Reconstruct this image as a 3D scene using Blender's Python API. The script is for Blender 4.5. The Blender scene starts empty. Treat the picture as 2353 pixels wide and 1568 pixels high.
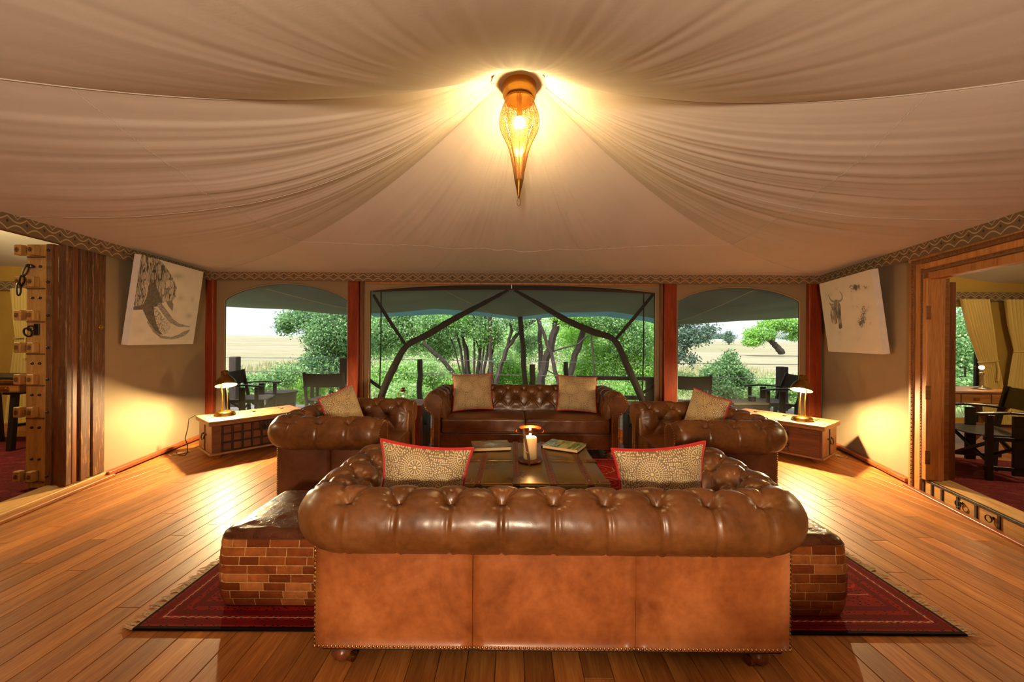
import bpy, bmesh, math, random
import numpy as np
from mathutils import Matrix, Vector, Euler

C = bpy.context.scene.collection
SC = bpy.context.scene
PI = math.pi
R = math.radians
rnd = random.Random(7)

# ---------------------------------------------------------------- camera, sky, sun, exposure
CAM_H = 1.325
cam_d = bpy.data.cameras.new('camera')
cam_d.sensor_width = 36.0
cam_d.lens = 14.0
cam_d.shift_y = -4.0 / 2353.0
cam_d.clip_start = 0.02
cam_d.clip_end = 2000
cam = bpy.data.objects.new('camera', cam_d)
C.objects.link(cam)
cam.matrix_world = Matrix.Translation((0, 0, CAM_H)) @ Matrix.Rotation(R(90), 4, 'X') @ Matrix.Rotation(R(0.4), 4, 'Z')
SC.camera = cam

world = bpy.data.worlds.new('sky')
SC.world = world
world.use_nodes = True
wn = world.node_tree
bg = wn.nodes['Background']
bg.inputs['Color'].default_value = (0.80, 0.84, 0.94, 1)
bg.inputs['Strength'].default_value = 0.9

sun_d = bpy.data.lights.new('sun', 'SUN')
sun_d.energy = 6.0
sun_d.angle = R(35)
sun_d.color = (1.0, 0.97, 0.92)
sun = bpy.data.objects.new('sun', sun_d)
C.objects.link(sun)
sun.rotation_euler = (R(28), R(-24), 0)

# added lights without a fixture: behind the camera and in the side tents
def fill_lamp(name, loc, power, col, radius):
    d = bpy.data.lights.new(name, 'POINT')
    d.energy = power
    d.color = col
    d.shadow_soft_size = radius
    o = bpy.data.objects.new(name, d)
    o.location = loc
    C.objects.link(o)
    return o
WARM = (1.0, 0.72, 0.34)
rs = bpy.data.lights.new('fill_spot_behind', 'SPOT')      # added unseen spot, coned to light the sofa back but spare the floor
rs.energy = 265
rs.color = (1.0, 0.79, 0.54)
rs.shadow_soft_size = 0.14
rs.spot_size = R(100)
rs.spot_blend = 0.12
ro_ = bpy.data.objects.new('fill_spot_behind', rs)
ro_.location = (-0.15, -1.45, 1.30)
ro_.rotation_euler = (R(90 + 25.5), 0, 0)
C.objects.link(ro_)
fill_lamp('side_room_fill_left', (-5.8, 3.6, 2.12), 64, (1.0, 0.80, 0.42), 0.12)  # unseen fill added to brighten the left tent
fill_lamp('side_room_fill_right', (5.8, 3.3, 2.12), 66, (1.0, 0.80, 0.42), 0.12)  # unseen fill added to brighten the right tent, besides its table lamp
DESK_W = 132.0
PEND_W = 46.0

SC.view_settings.view_transform = 'Standard'
SC.view_settings.look = 'None'
SC.view_settings.exposure = 0.65
SC.view_settings.gamma = 1.0
SC.view_settings.use_curve_mapping = False
SC.cycles.sample_clamp_indirect = 4.0

# ---------------------------------------------------------------- node helpers
def srgb(*c):
    if len(c) == 1:
        c = c[0]
    out = []
    for v in c[:3]:
        v = v / 255.0
        out.append(v / 12.92 if v <= 0.04045 else ((v + 0.055) / 1.055) ** 2.4)
    return (out[0], out[1], out[2], 1.0)

class V:
    def __init__(s, g, sock): s.g, s.s = g, sock
    def _b(s, op, o, rev=False): return s.g.math(op, o, s) if rev else s.g.math(op, s, o)
    def __add__(s, o): return s._b('ADD', o)
    __radd__ = __add__
    def __sub__(s, o): return s._b('SUBTRACT', o)
    def __rsub__(s, o): return s._b('SUBTRACT', o, True)
    def __mul__(s, o): return s._b('MULTIPLY', o)
    __rmul__ = __mul__
    def __truediv__(s, o): return s._b('DIVIDE', o)
    def __lt__(s, o): return s._b('LESS_THAN', o)
    def __gt__(s, o): return s._b('GREATER_THAN', o)

class G:
    def __init__(g, m):
        m.use_nodes = True
        g.t = m.node_tree
        g.t.nodes.clear()
        g.out = g.t.nodes.new('ShaderNodeOutputMaterial')
    def n(g, kind): return g.t.nodes.new('ShaderNode' + kind)
    def put(g, sock, v):
        if isinstance(v, V): g.t.links.new(v.s, sock)
        elif hasattr(v, 'is_output'): g.t.links.new(v, sock)
        elif v is not None: sock.default_value = v
    def math(g, op, a, b=None, clamp=False):
        n = g.n('Math'); n.operation = op; n.use_clamp = clamp
        g.put(n.inputs[0], a)
        if b is not None: g.put(n.inputs[1], b)
        return V(g, n.outputs[0])
    def abs(g, a): return g.math('ABSOLUTE', a)
    def sin(g, a): return g.math('SINE', a)
    def frac(g, a): return g.math('FRACT', a)
    def floor(g, a): return g.math('FLOOR', a)
    def coord(g, which='Object'):
        n = g.n('TexCoord'); return V(g, n.outputs[which])
    def sep(g, v):
        n = g.n('SeparateXYZ'); g.put(n.inputs[0], v); return [V(g, o) for o in n.outputs]
    def comb(g, x=0.0, y=0.0, z=0.0):
        n = g.n('CombineXYZ')
        for i, q in enumerate((x, y, z)): g.put(n.inputs[i], q)
        return V(g, n.outputs[0])
    def mapping(g, v, scale=(1, 1, 1), rot=(0, 0, 0), loc=(0, 0, 0)):
        n = g.n('Mapping'); g.put(n.inputs['Vector'], v)
        g.put(n.inputs['Location'], loc)
        n.inputs['Rotation'].default_value = rot; n.inputs['Scale'].default_value = scale
        return V(g, n.outputs[0])
    def vadd(g, a, b):
        n = g.n('VectorMath'); n.operation = 'ADD'; g.put(n.inputs[0], a); g.put(n.inputs[1], b); return V(g, n.outputs[0])
    def noise(g, v, scale=5.0, detail=3.0, rough=0.55, dist=0.0, col=False):
        n = g.n('TexNoise'); g.put(n.inputs['Vector'], v)
        n.inputs['Scale'].default_value = scale; n.inputs['Detail'].default_value = detail
        n.inputs['Roughness'].default_value = rough; n.inputs['Distortion'].default_value = dist
        return V(g, n.outputs[1 if col else 0])
    def voro(g, v, scale=5.0, rand=1.0, feature='F1', out='Distance', dim='3D'):
        n = g.n('TexVoronoi'); n.voronoi_dimensions = dim; n.feature = feature
        g.put(n.inputs['Vector'], v); n.inputs['Scale'].default_value = scale
        n.inputs['Randomness'].default_value = rand
        return V(g, n.outputs[out])
    def ramp(g, f, stops, interp='LINEAR'):
        n = g.n('ValToRGB'); g.put(n.inputs[0], f)
        cr = n.color_ramp; cr.interpolation = interp
        while len(cr.elements) < len(stops): cr.elements.new(0.5)
        for e, (p, c) in zip(cr.elements, stops):
            e.position = p
            e.color = c if hasattr(c, '__len__') else (c, c, c, 1)
        return V(g, n.outputs[0])
    def mix(g, f, a, b, blend='MIX'):
        n = g.n('Mix'); n.data_type = 'RGBA'; n.blend_type = blend
        g.put(n.inputs[0], f); g.put(n.inputs[6], a); g.put(n.inputs[7], b)
        return V(g, n.outputs[2])
    def bump(g, h, strength=0.3, dist=0.01, normal=None):
        n = g.n('Bump'); n.inputs['Strength'].default_value = strength; n.inputs['Distance'].default_value = dist
        g.put(n.inputs['Height'], h)
        if normal is not None: g.put(n.inputs['Normal'], normal)
        return V(g, n.outputs[0])
    def rand(g): return V(g, g.n('ObjectInfo').outputs['Random'])
    def island(g): return V(g, g.n('NewGeometry').outputs['Random Per Island'])
    def attr(g, name):
        n = g.n('Attribute'); n.attribute_name = name; return V(g, n.outputs['Color'])
    def bsdf(g, color, rough=0.5, metal=0.0, normal=None, spec=None, coat=None, sheen=None, sss=None, trans=None, emit=None, estr=None, coat_rough=None):
        n = g.n('BsdfPrincipled')
        g.put(n.inputs['Base Color'], color); g.put(n.inputs['Roughness'], rough); g.put(n.inputs['Metallic'], metal)
        if normal is not None: g.put(n.inputs['Normal'], normal)
        if spec is not None: g.put(n.inputs['Specular IOR Level'], spec)
        if coat is not None: g.put(n.inputs['Coat Weight'], coat)
        if coat_rough is not None: g.put(n.inputs['Coat Roughness'], coat_rough)
        if sheen is not None: g.put(n.inputs['Sheen Weight'], sheen)
        if sss is not None:
            n.inputs['Subsurface Weight'].default_value = sss; n.inputs['Subsurface Scale'].default_value = 0.03
        if trans is not None: g.put(n.inputs['Transmission Weight'], trans)
        if emit is not None: g.put(n.inputs['Emission Color'], emit)
        if estr is not None: g.put(n.inputs['Emission Strength'], estr)
        return n.outputs[0]
    def surf(g, s): g.put(g.out.inputs['Surface'], s)
    def mixsh(g, f, a, b):
        n = g.n('MixShader'); g.put(n.inputs[0], f); g.put(n.inputs[1], a); g.put(n.inputs[2], b); return n.outputs[0]
    def transp(g, c=(1, 1, 1, 1)):
        n = g.n('BsdfTransparent'); n.inputs[0].default_value = c; return n.outputs[0]
    def diffuse(g, c):
        n = g.n('BsdfDiffuse'); g.put(n.inputs[0], c); return n.outputs[0]
    def translucent(g, c):
        n = g.n('BsdfTranslucent'); g.put(n.inputs[0], c); return n.outputs[0]
    def glossy(g, c, r=0.05):
        n = g.n('BsdfGlossy'); g.put(n.inputs[0], c); n.inputs['Roughness'].default_value = r; return n.outputs[0]
    def emission(g, c, s):
        n = g.n('Emission'); g.put(n.inputs[0], c); n.inputs[1].default_value = s; return n.outputs[0]

M = {}
def material(name):
    def deco(fn):
        m = bpy.data.materials.new(name)
        g = G(m)
        r = fn(g)
        if r is not None: g.surf(r)
        M[name] = m
        return fn
    return deco

def plain(name, col, rough=0.5, metal=0.0, vary=0.12, scale=12.0, bump=0.0, **kw):
    m = bpy.data.materials.new(name)
    g = G(m)
    co = g.coord()
    nz = g.noise(co, scale, 4)
    c0 = tuple(max(0, c * (1 - vary)) for c in col[:3]) + (1,)
    c1 = tuple(min(1, c * (1 + vary)) for c in col[:3]) + (1,)
    c = g.ramp(nz, [(0.3, c0), (0.7, c1)])
    nrm = g.bump(g.noise(co, scale * 6, 4), bump, 0.004) if bump else None
    g.surf(g.bsdf(c, rough, metal, nrm, **kw))
    M[name] = m
    return m

# ---------------------------------------------------------------- materials
def wood(name, dark, mid, light, axis='Z', scale=1.0, rough=0.4, bump=0.15, vary=0.25, coat=None, per_object=True, wear=None):
    m = bpy.data.materials.new(name)
    g = G(m)
    co = g.coord()
    rd = g.rand() if per_object else 0.5
    off = g.comb(rd * 37.0, rd * 91.0, rd * 53.0) if per_object else (0, 0, 0)
    st = {'X': (0.7, 9, 9), 'Y': (9, 0.7, 9), 'Z': (9, 9, 0.7)}[axis]
    st = tuple(q * scale for q in st)
    v = g.vadd(g.mapping(co, st), off)
    grain = g.noise(v, 2.2, 5, 0.6, 0.6)
    fine = g.noise(g.vadd(g.mapping(co, tuple(q * 7 for q in st)), off), 2.0, 3, 0.6)
    c = g.ramp(grain, [(0.25, dark), (0.5, mid), (0.75, light)])
    c = g.mix(g.math('MULTIPLY', fine, 0.5), c, dark, 'MULTIPLY') if False else c
    c = g.mix(0.35, c, g.ramp(fine, [(0.3, dark), (0.7, light)]))
    if per_object:
        bri = g.ramp(rd, [(0.0, (1 - vary,) * 3 + (1,)), (1.0, (1 + vary * 0.6,) * 3 + (1,))])
        c = g.mix(1.0, c, bri, 'MULTIPLY')
    if wear is not None:
        w = g.noise(g.vadd(g.mapping(co, tuple(q * 0.5 for q in st)), off), 6.0, 6, 0.7)
        c = g.mix(g.ramp(w, [(0.54, 0.0), (0.66, 0.85)]), c, wear)
    nrm = g.bump(fine, bump, 0.004)
    g.surf(g.bsdf(c, rough, 0.0, nrm, spec=0.3 if name == 'floor_wood' else 0.5, coat=coat, coat_rough=0.2 if coat else None))
    M[name] = m

wood('floor_wood', srgb(126, 66, 26), srgb(180, 108, 48), srgb(214, 148, 78), 'Y', 1.0, 0.48, 0.16, 0.34, 0.04)
wood('trim_wood', srgb(78, 24, 10), srgb(128, 46, 20), srgb(160, 70, 32), 'Z', 1.0, 0.35, 0.1, 0.12)
wood('skirting_wood', srgb(110, 46, 22), srgb(150, 74, 36), srgb(176, 98, 52), 'Y', 1.0, 0.4, 0.1, 0.12)
wood('weathered_wood', srgb(58, 32, 16), srgb(96, 56, 28), srgb(126, 80, 42), 'Z', 2.2, 0.6, 0.4, 0.2, wear=srgb(168, 126, 74))
wood('carved_wood', srgb(150, 96, 40), srgb(196, 142, 74), srgb(220, 176, 104), 'Z', 1.2, 0.65, 0.5, 0.1)
wood('carved_dark', srgb(60, 32, 16), srgb(120, 74, 36), srgb(176, 120, 60), 'Z', 6.0, 0.7, 0.8, 0.1)
wood('frame_wood', srgb(140, 78, 34), srgb(196, 126, 64), srgb(222, 160, 94), 'Z', 1.0, 0.5, 0.2, 0.15)
wood('jamb_brown', srgb(70, 34, 14), srgb(116, 62, 26), srgb(150, 90, 44), 'Z', 1.0, 0.5, 0.3, 0.1)
wood('threshold_wood', srgb(140, 90, 40), srgb(186, 136, 72), srgb(214, 172, 104), 'Y', 0.8, 0.55, 0.2, 0.1)
wood('chest_wood', srgb(104, 62, 32), srgb(146, 98, 58), srgb(172, 124, 80), 'X', 1.0, 0.5, 0.2, 0.1)
wood('chest_panel', srgb(48, 22, 12), srgb(84, 44, 24), srgb(112, 64, 36), 'X', 1.0, 0.45, 0.25, 0.15)
wood('dark_wood', srgb(22, 15, 12), srgb(34, 25, 20), srgb(50, 38, 31), 'Z', 1.0, 0.5, 0.3, 0.15)
wood('deck_wood', srgb(96, 92, 90), srgb(136, 132, 130), srgb(166, 162, 160), 'X', 0.8, 0.8, 0.3, 0.15)
wood('post_wood', srgb(38, 30, 28), srgb(60, 50, 46), srgb(84, 72, 66), 'Z', 1.0, 0.8, 0.4, 0.15)
wood('bark', srgb(32, 25, 21), srgb(54, 43, 37), srgb(80, 67, 58), 'Z', 0.8, 0.9, 0.6, 0.3)
wood('desk_wood', srgb(88, 50, 22), srgb(134, 84, 42), srgb(166, 112, 60), 'X', 1.0, 0.35, 0.1, 0.1)
wood('foot_wood', srgb(84, 40, 20), srgb(128, 68, 34), srgb(160, 92, 50), 'Z', 1.0, 0.25, 0.05, 0.1)
wood('carved_lip', srgb(70, 42, 20), srgb(146, 100, 54), srgb(196, 150, 92), 'Z', 14.0, 0.7, 0.9, 0.05)

def leather(name, dark, mid, light, rough=0.33, scale=1.0, bump=0.12, crack=0.0):
    m = bpy.data.materials.new(name)
    g = G(m)
    co = g.coord()
    big = g.noise(co, 4.5 * scale, 4, 0.6, 0.4)
    sm = g.noise(co, 38 * scale, 5, 0.65)
    c = g.ramp(big, [(0.28, dark), (0.5, mid), (0.74, light)])
    c = g.mix(0.25, c, g.ramp(sm, [(0.3, dark), (0.7, light)]))
    grainv = g.voro(co, 420, 1.0)
    h = g.noise(co, 60, 4, 0.6) * 0.6 + grainv * 0.25
    if crack:
        cr = g.voro(g.vadd(co, g.noise(co, 6, 3, col=True)), 9, 1.0, 'DISTANCE_TO_EDGE')
        h = h + g.ramp(cr, [(0.0, 0.0), (0.06, 1.0)]) * crack
    nrm = g.bump(h, bump, 0.003)
    rr = g.ramp(big, [(0.3, rough - 0.05), (0.7, rough + 0.08)])
    g.surf(g.bsdf(c, rr, 0.0, nrm, spec=0.5, coat=0.12, coat_rough=0.2))
    M[name] = m
leather('sofa_leather', srgb(64, 34, 13), srgb(103, 59, 25), srgb(134, 83, 41), 0.34)
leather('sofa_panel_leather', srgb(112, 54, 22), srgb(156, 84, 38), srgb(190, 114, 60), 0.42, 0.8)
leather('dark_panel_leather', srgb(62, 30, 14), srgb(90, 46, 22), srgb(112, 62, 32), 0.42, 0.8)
leather('ottoman_top_leather', srgb(44, 20, 10), srgb(74, 36, 18), srgb(104, 56, 30), 0.27, 1.0, 0.3, 0.5)
leather('trunk_leather', srgb(84, 62, 24), srgb(114, 88, 38), srgb(136, 108, 52), 0.30, 1.0, 0.2)
leather('strap_leather', srgb(70, 34, 14), srgb(106, 56, 26), srgb(130, 76, 38), 0.4)
leather('red_trunk_leather', srgb(96, 22, 10), srgb(132, 34, 14), srgb(156, 52, 24), 0.4)

@material('patch_leather')
def _(g):
    co = g.coord()
    rd = g.rand()
    c = g.ramp(rd, [(0.0, srgb(96, 42, 16)), (0.3, srgb(128, 62, 24)), (0.6, srgb(150, 82, 36)), (0.8, srgb(172, 104, 54)), (1.0, srgb(112, 48, 18))])
    n1 = g.noise(co, 16, 5, 0.65, 0.5)
    c = g.mix(1.0, c, g.ramp(n1, [(0.25, (0.55, 0.5, 0.5, 1)), (0.7, (1.25, 1.25, 1.25, 1))]), 'MULTIPLY')
    g.surf(g.bsdf(c, 0.34, 0, g.bump(g.noise(co, 70, 4), 0.25, 0.003), coat=0.1))
plain('stitch', srgb(190, 150, 96), 0.8, vary=0.3, scale=60)

def fabric(name, col, vary=0.1, rough=0.85, weave=600, big=1.6, sheen=0.1, transl=0.0, bumpy=0.25):
    m = bpy.data.materials.new(name)
    g = G(m)
    co = g.coord()
    n1 = g.noise(co, big, 4, 0.6)
    c0 = tuple(c * (1 - vary) for c in col[:3]) + (1,); c1 = tuple(min(1, c * (1 + vary)) for c in col[:3]) + (1,)
    c = g.ramp(n1, [(0.3, c0), (0.7, c1)])
    x, y, z = g.sep(co)
    w = g.noise(g.mapping(co, (1, 1, 30)), weave / 30.0, 2) * 0.5 + g.noise(g.mapping(co, (30, 30, 1)), weave / 30.0, 2) * 0.5
    h = w * 0.3 + g.noise(co, 5, 4) * 1.0
    nrm = g.bump(h, bumpy, 0.012)
    s = g.bsdf(c, rough, 0, nrm, sheen=sheen)
    if transl:
        s = g.mixsh(transl, s, g.translucent(c))
    g.surf(s)
    M[name] = m
fabric('wall_canvas', srgb(150, 128, 96), 0.08)
fabric('ceiling_canvas', srgb(208, 193, 182), 0.05, big=0.9, bumpy=0.15)
fabric('side_ceiling_canvas', srgb(200, 190, 170), 0.05)
fabric('side_wall_canvas', srgb(186, 148, 64), 0.1)
fabric('curtain_cloth', srgb(214, 186, 110), 0.06)
fabric('awning_canvas', srgb(84, 84, 76), 0.1, transl=0.04)
fabric('awning_green', srgb(72, 86, 80), 0.1, transl=0.25)
fabric('awning_teal', srgb(64, 104, 110), 0.1, transl=0.2)
fabric('dark_netting', srgb(36, 30, 24), 0.2)
fabric('chair_canvas', srgb(42, 36, 33), 0.15)
fabric('chair_seat', srgb(120, 112, 104), 0.12)
fabric('green_canvas', srgb(96, 88, 40), 0.12)
fabric('red_piping', srgb(190, 30, 26), 0.1)
fabric('fringe_thread', srgb(226, 202, 168), 0.15)
fabric('brown_roll', srgb(56, 34, 20), 0.2)

@material('pelmet_fabric')
def _(g):
    # Wavy woven border: three cream scallop lines on taupe, u in metres along the band, v 0..1 up the band.
    uv = g.coord('UV')
    u, v, _z = g.sep(uv)
    p = 0.132
    s = g.abs(g.sin(u * (PI / p)))
    s2 = g.abs(g.sin((u + p * 0.5) * (PI / p)))
    def line(val, w): return g.abs(val) < w
    l1 = line(v - (0.07 + 0.24 * s), 0.035)
    l2 = line(v - (0.70 - 0.24 * s), 0.035)
    l3 = line(v - (0.62 + 0.30 * s2), 0.03)
    lines = g.math('MAXIMUM', g.math('MAXIMUM', l1, l2), l3)
    fu = g.frac(u / p + 0.5) - 0.5
    dot = (g.abs(fu) * 2.2 + g.abs(v - 0.45) * 1.6) < 0.14
    fuz = g.noise(g.mapping(uv, (160, 30, 1)), 3, 3)
    base = g.ramp(fuz, [(0.3, srgb(96, 76, 54)), (0.7, srgb(132, 108, 80))])
    c = g.mix(dot, base, srgb(52, 38, 32))
    c = g.mix(lines, c, srgb(184, 156, 120))
    g.surf(g.bsdf(c, 0.85, 0, g.bump(fuz, 0.3, 0.003)))

@material('cushion_fabric')
def _(g):
    # Mandala medallions on a hexagonal repeat, woven dots between them.
    uv = g.coord('UV')
    u, v, _z = g.sep(uv)
    cs = 0.155
    q = g.mapping(uv, (1 / cs, 1 / cs, 1), (0, 0, R(32)))
    qu, qv, _q = g.sep(q)
    du = g.frac(qu) - 0.5
    dv = g.frac(qv) - 0.5
    d = g.math('SQRT', du * du + dv * dv)
    ang = g.math('ARCTAN2', dv, du)
    ring = 0.0
    def band(r, w): return g.abs(d - r) < w
    spokes = g.sin(ang * 12.0) > 0.25
    beads = g.sin(ang * 28.0) > 0.0
    beads2 = g.sin(ang * 40.0) > 0.0
    mx = lambda a, b: g.math('MAXIMUM', a, b)
    mul = lambda a, b: g.math('MULTIPLY', a, b)
    pat = mul(band(0.125, 0.055), spokes)
    pat = mx(pat, band(0.20, 0.012))
    pat = mx(pat, d < 0.045)
    pat = mx(pat, mul(band(0.255, 0.022), beads))
    pat = mx(pat, band(0.30, 0.010))
    pat = mx(pat, mul(band(0.35, 0.022), beads2))
    pat = mx(pat, mul(band(0.41, 0.022), beads2))
    outer = d > 0.45
    dots = g.voro(uv, 110, 0.6, dim='2D') < 0.33
    pat = mx(pat, mul(outer, dots))
    base = srgb(126, 101, 72)
    c = g.mix(pat, base, srgb(216, 188, 136))
    w = g.noise(g.mapping(uv, (400, 400, 1)), 2, 2)
    g.surf(g.bsdf(c, 0.6, 0, g.bump(w, 0.25, 0.002), sheen=0.2))

@material('rug_wool')
def _(g):
    # Dark red Afghan rug: rows of octagon medallions, speckled motifs and a banded border.
    co = g.coord()
    x, y, z = g.sep(co)
    cell = 0.46
    fx = g.frac(x / cell) - 0.5
    fy = g.frac(y / (cell * 0.8)) - 0.5
    ax, ay = g.abs(fx), g.abs(fy)
    octd = g.math('MAXIMUM', g.math('MAXIMUM', ax, ay), (ax + ay) * 0.72)
    mx = lambda a, b: g.math('MAXIMUM', a, b)
    ol = g.abs(octd - 0.36) < 0.012
    ol2 = g.abs(octd - 0.20) < 0.015
    spk = g.voro(g.mapping(co, (1, 1.6, 1)), 46, 0.7) < 0.30
    inside = octd < 0.35
    base = g.mix(g.noise(co, 9, 4), srgb(112, 18, 15), srgb(160, 32, 26))
    c = g.mix(g.math('MULTIPLY', spk, inside), base, srgb(34, 18, 24))
    spk2 = g.voro(g.mapping(co, (1, 1.4, 1)), 52, 0.8) < 0.30
    c = g.mix(g.math('MULTIPLY', spk2, octd > 0.37), c, srgb(40, 14, 16))
    c = g.mix(ol, c, srgb(170, 110, 80))
    c = g.mix(ol2, c, srgb(190, 40, 30))
    # border: distance to the edge of a 3.76 x 2.66 rug
    ex = 1.88 - g.abs(x)
    ey = 1.33 - g.abs(y)
    e = g.math('MINIMUM', ex, ey)
    bz = e < 0.20
    stripe = g.frac(e * 16.0) < 0.45
    zig = g.abs(e - 0.075 - 0.005 * (g.abs(g.frac((x + y) * 26.0) - 0.5) * 2.0)) < 0.0028
    cb = g.mix(stripe, srgb(104, 17, 16), srgb(140, 28, 22))
    cb = g.mix(g.math('MULTIPLY', spk2, stripe), cb, srgb(36, 14, 18))
    c = g.mix(bz, c, cb)
    c = g.mix(zig, c, srgb(190, 150, 120))
    c = g.mix(e < 0.018, c, srgb(28, 16, 18))
    fz = g.noise(co, 240, 3)
    c = g.mix(0.35, c, g.mix(1.0, c, g.ramp(fz, [(0.3, 0.4), (0.7, 1.4)]), 'MULTIPLY'))
    g.surf(g.bsdf(c, 0.95, 0, g.bump(fz, 0.5, 0.004), spec=0.1))

@material('side_rug_wool')
def _(g):
    co = g.coord()
    n1 = g.noise(g.mapping(co, (1, 2, 1)), 7, 4, 0.6)
    n2 = g.noise(g.mapping(co, (2, 6, 1)), 26, 3)
    c = g.ramp(n1, [(0.3, srgb(56, 14, 18)), (0.55, srgb(98, 30, 34)), (0.75, srgb(146, 74, 72))])
    c = g.mix(0.5, c, g.ramp(n2, [(0.35, srgb(52, 16, 20)), (0.65, srgb(134, 54, 54))]))
    g.surf(g.bsdf(c, 0.95, 0, g.bump(n2, 0.4, 0.006), spec=0.1))

plain('brass', srgb(206, 156, 66), 0.22, 1.0, 0.1, 8)
plain('old_brass', srgb(150, 112, 52), 0.42, 1.0, 0.25, 20)
plain('copper_brown', srgb(126, 70, 34), 0.4, 0.8, 0.25, 20)
plain('iron', srgb(62, 54, 48), 0.5, 0.8, 0.25, 20)
plain('black_paint', srgb(22, 20, 20), 0.4, 0.0, 0.2)
plain('silver', srgb(190, 186, 176), 0.25, 1.0)
plain('nail_brass', srgb(196, 150, 84), 0.3, 1.0, 0.15, 80)
plain('grey_metal', srgb(120, 118, 120), 0.5, 0.6, 0.2, 10)
plain('gap_dark', srgb(40, 20, 10), 0.9)
plain('dark_seam', srgb(44, 22, 10), 0.7)
plain('paper', srgb(226, 196, 140), 0.8, vary=0.1, scale=200)
plain('outlet_plate', srgb(214, 184, 120), 0.35, 0.6)
plain('black_rubber', srgb(18, 16, 15), 0.6)
plain('wire_metal', srgb(170, 172, 178), 0.4, 0.7)
plain('canvas_side', srgb(226, 214, 204), 0.7, vary=0.06)
plain('seam_tape', srgb(196, 172, 140), 0.85)
plain('wax_white', srgb(240, 214, 160), 0.5, vary=0.03, sss=0.6)

@material('net_screen')
def _(g):
    co = g.coord()
    n = g.noise(g.mapping(co, (60, 1, 60)), 1.0, 2)
    f = g.ramp(n, [(0.3, 0.05), (0.7, 0.09)])
    g.surf(g.mixsh(f, g.transp(), g.diffuse(srgb(120, 128, 124))))

@material('clear_glass')
def _(g):
    lw = g.n('LayerWeight'); lw.inputs[0].default_value = 0.25
    f = g.ramp(V(g, lw.outputs['Facing']), [(0.0, 0.05), (0.55, 0.12), (1.0, 0.85)])
    g.surf(g.mixsh(f, g.transp((0.97, 0.96, 0.94, 1)), g.glossy((1, 0.95, 0.9, 1), 0.03)))

@material('filigree_brass')
def _(g):
    # Pierced brass sheet: small holes cut through the metal.
    uv = g.coord('UV')
    d = g.voro(uv, 1.0, 0.85, 'DISTANCE_TO_EDGE', 'Distance', '2D')
    metal = g.bsdf(srgb(150, 104, 44), 0.35, 1.0)
    g.surf(g.mixsh(d > 0.17, metal, g.transp()))

def emitter(name, col, s):
    m = bpy.data.materials.new(name)
    g = G(m); g.surf(g.emission(col, s)); M[name] = m
A25 = 4 * PI * 0.024 ** 2
emitter('desk_bulb', WARM + (1,), DESK_W / (PI * A25))
A35 = 4 * PI * 0.036 ** 2
emitter('pendant_bulb', (1.0, 0.71, 0.30, 1), PEND_W / (PI * A35))
emitter('side_bulb', WARM + (1,), 8.0 / (PI * A25))
emitter('flame_light', (1.0, 0.55, 0.18, 1), 900)
emitter('small_flame', (1.0, 0.62, 0.25, 1), 120)

def foliage_mat(name, dark, mid, light, tr=0.4):
    m = bpy.data.materials.new(name)
    g = G(m)
    c = g.ramp(g.island(), [(0.0, dark), (0.5, mid), (1.0, light)])
    s = g.mixsh(tr, g.bsdf(c, 0.55, 0), g.translucent(c))
    g.surf(s); M[name] = m
foliage_mat('leaf_mid', srgb(84, 126, 76), srgb(130, 176, 114), srgb(178, 214, 150))
foliage_mat('leaf_bright', srgb(96, 154, 54), srgb(146, 204, 84), srgb(200, 238, 134), 0.5)
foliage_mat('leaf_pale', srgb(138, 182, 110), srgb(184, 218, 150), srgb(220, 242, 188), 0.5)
foliage_mat('leaf_dark', srgb(58, 92, 64), srgb(88, 128, 90), srgb(124, 160, 116))
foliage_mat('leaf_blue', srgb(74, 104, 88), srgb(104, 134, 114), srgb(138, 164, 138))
foliage_mat('grass_blade', srgb(150, 158, 108), srgb(178, 176, 128), srgb(198, 190, 154))

@material('savanna')
def _(g):
    co = g.coord()
    x, y, z = g.sep(co)
    n1 = g.noise(g.mapping(co, (0.05, 0.25, 1)), 1.0, 5, 0.6)
    n2 = g.noise(g.mapping(co, (0.6, 2.5, 1)), 1.0, 4, 0.6)
    c = g.ramp(n1, [(0.35, srgb(126, 130, 96)), (0.5, srgb(150, 142, 116)), (0.65, srgb(164, 156, 136))])
    c = g.mix(0.4, c, g.ramp(n2, [(0.3, srgb(104, 114, 78)), (0.7, srgb(166, 158, 138))]))
    near = g.ramp(y * 0.02, [(0.17, 1.0), (0.45, 0.0)])
    c = g.mix(near, c, g.mix(n2, srgb(96, 130, 72), srgb(172, 190, 122)))
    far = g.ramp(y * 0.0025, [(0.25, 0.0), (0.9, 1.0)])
    c = g.mix(far, c, srgb(150, 166, 160))  # distance haze painted into the ground colour
    g.surf(g.bsdf(c, 1.0, 0, spec=0.0))

@material('vertex_paint')
def _(g):
    g.surf(g.bsdf(g.attr('Col'), 0.7))
@material('vertex_gloss')
def _(g):
    g.surf(g.bsdf(g.attr('Col'), 0.25))

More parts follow.
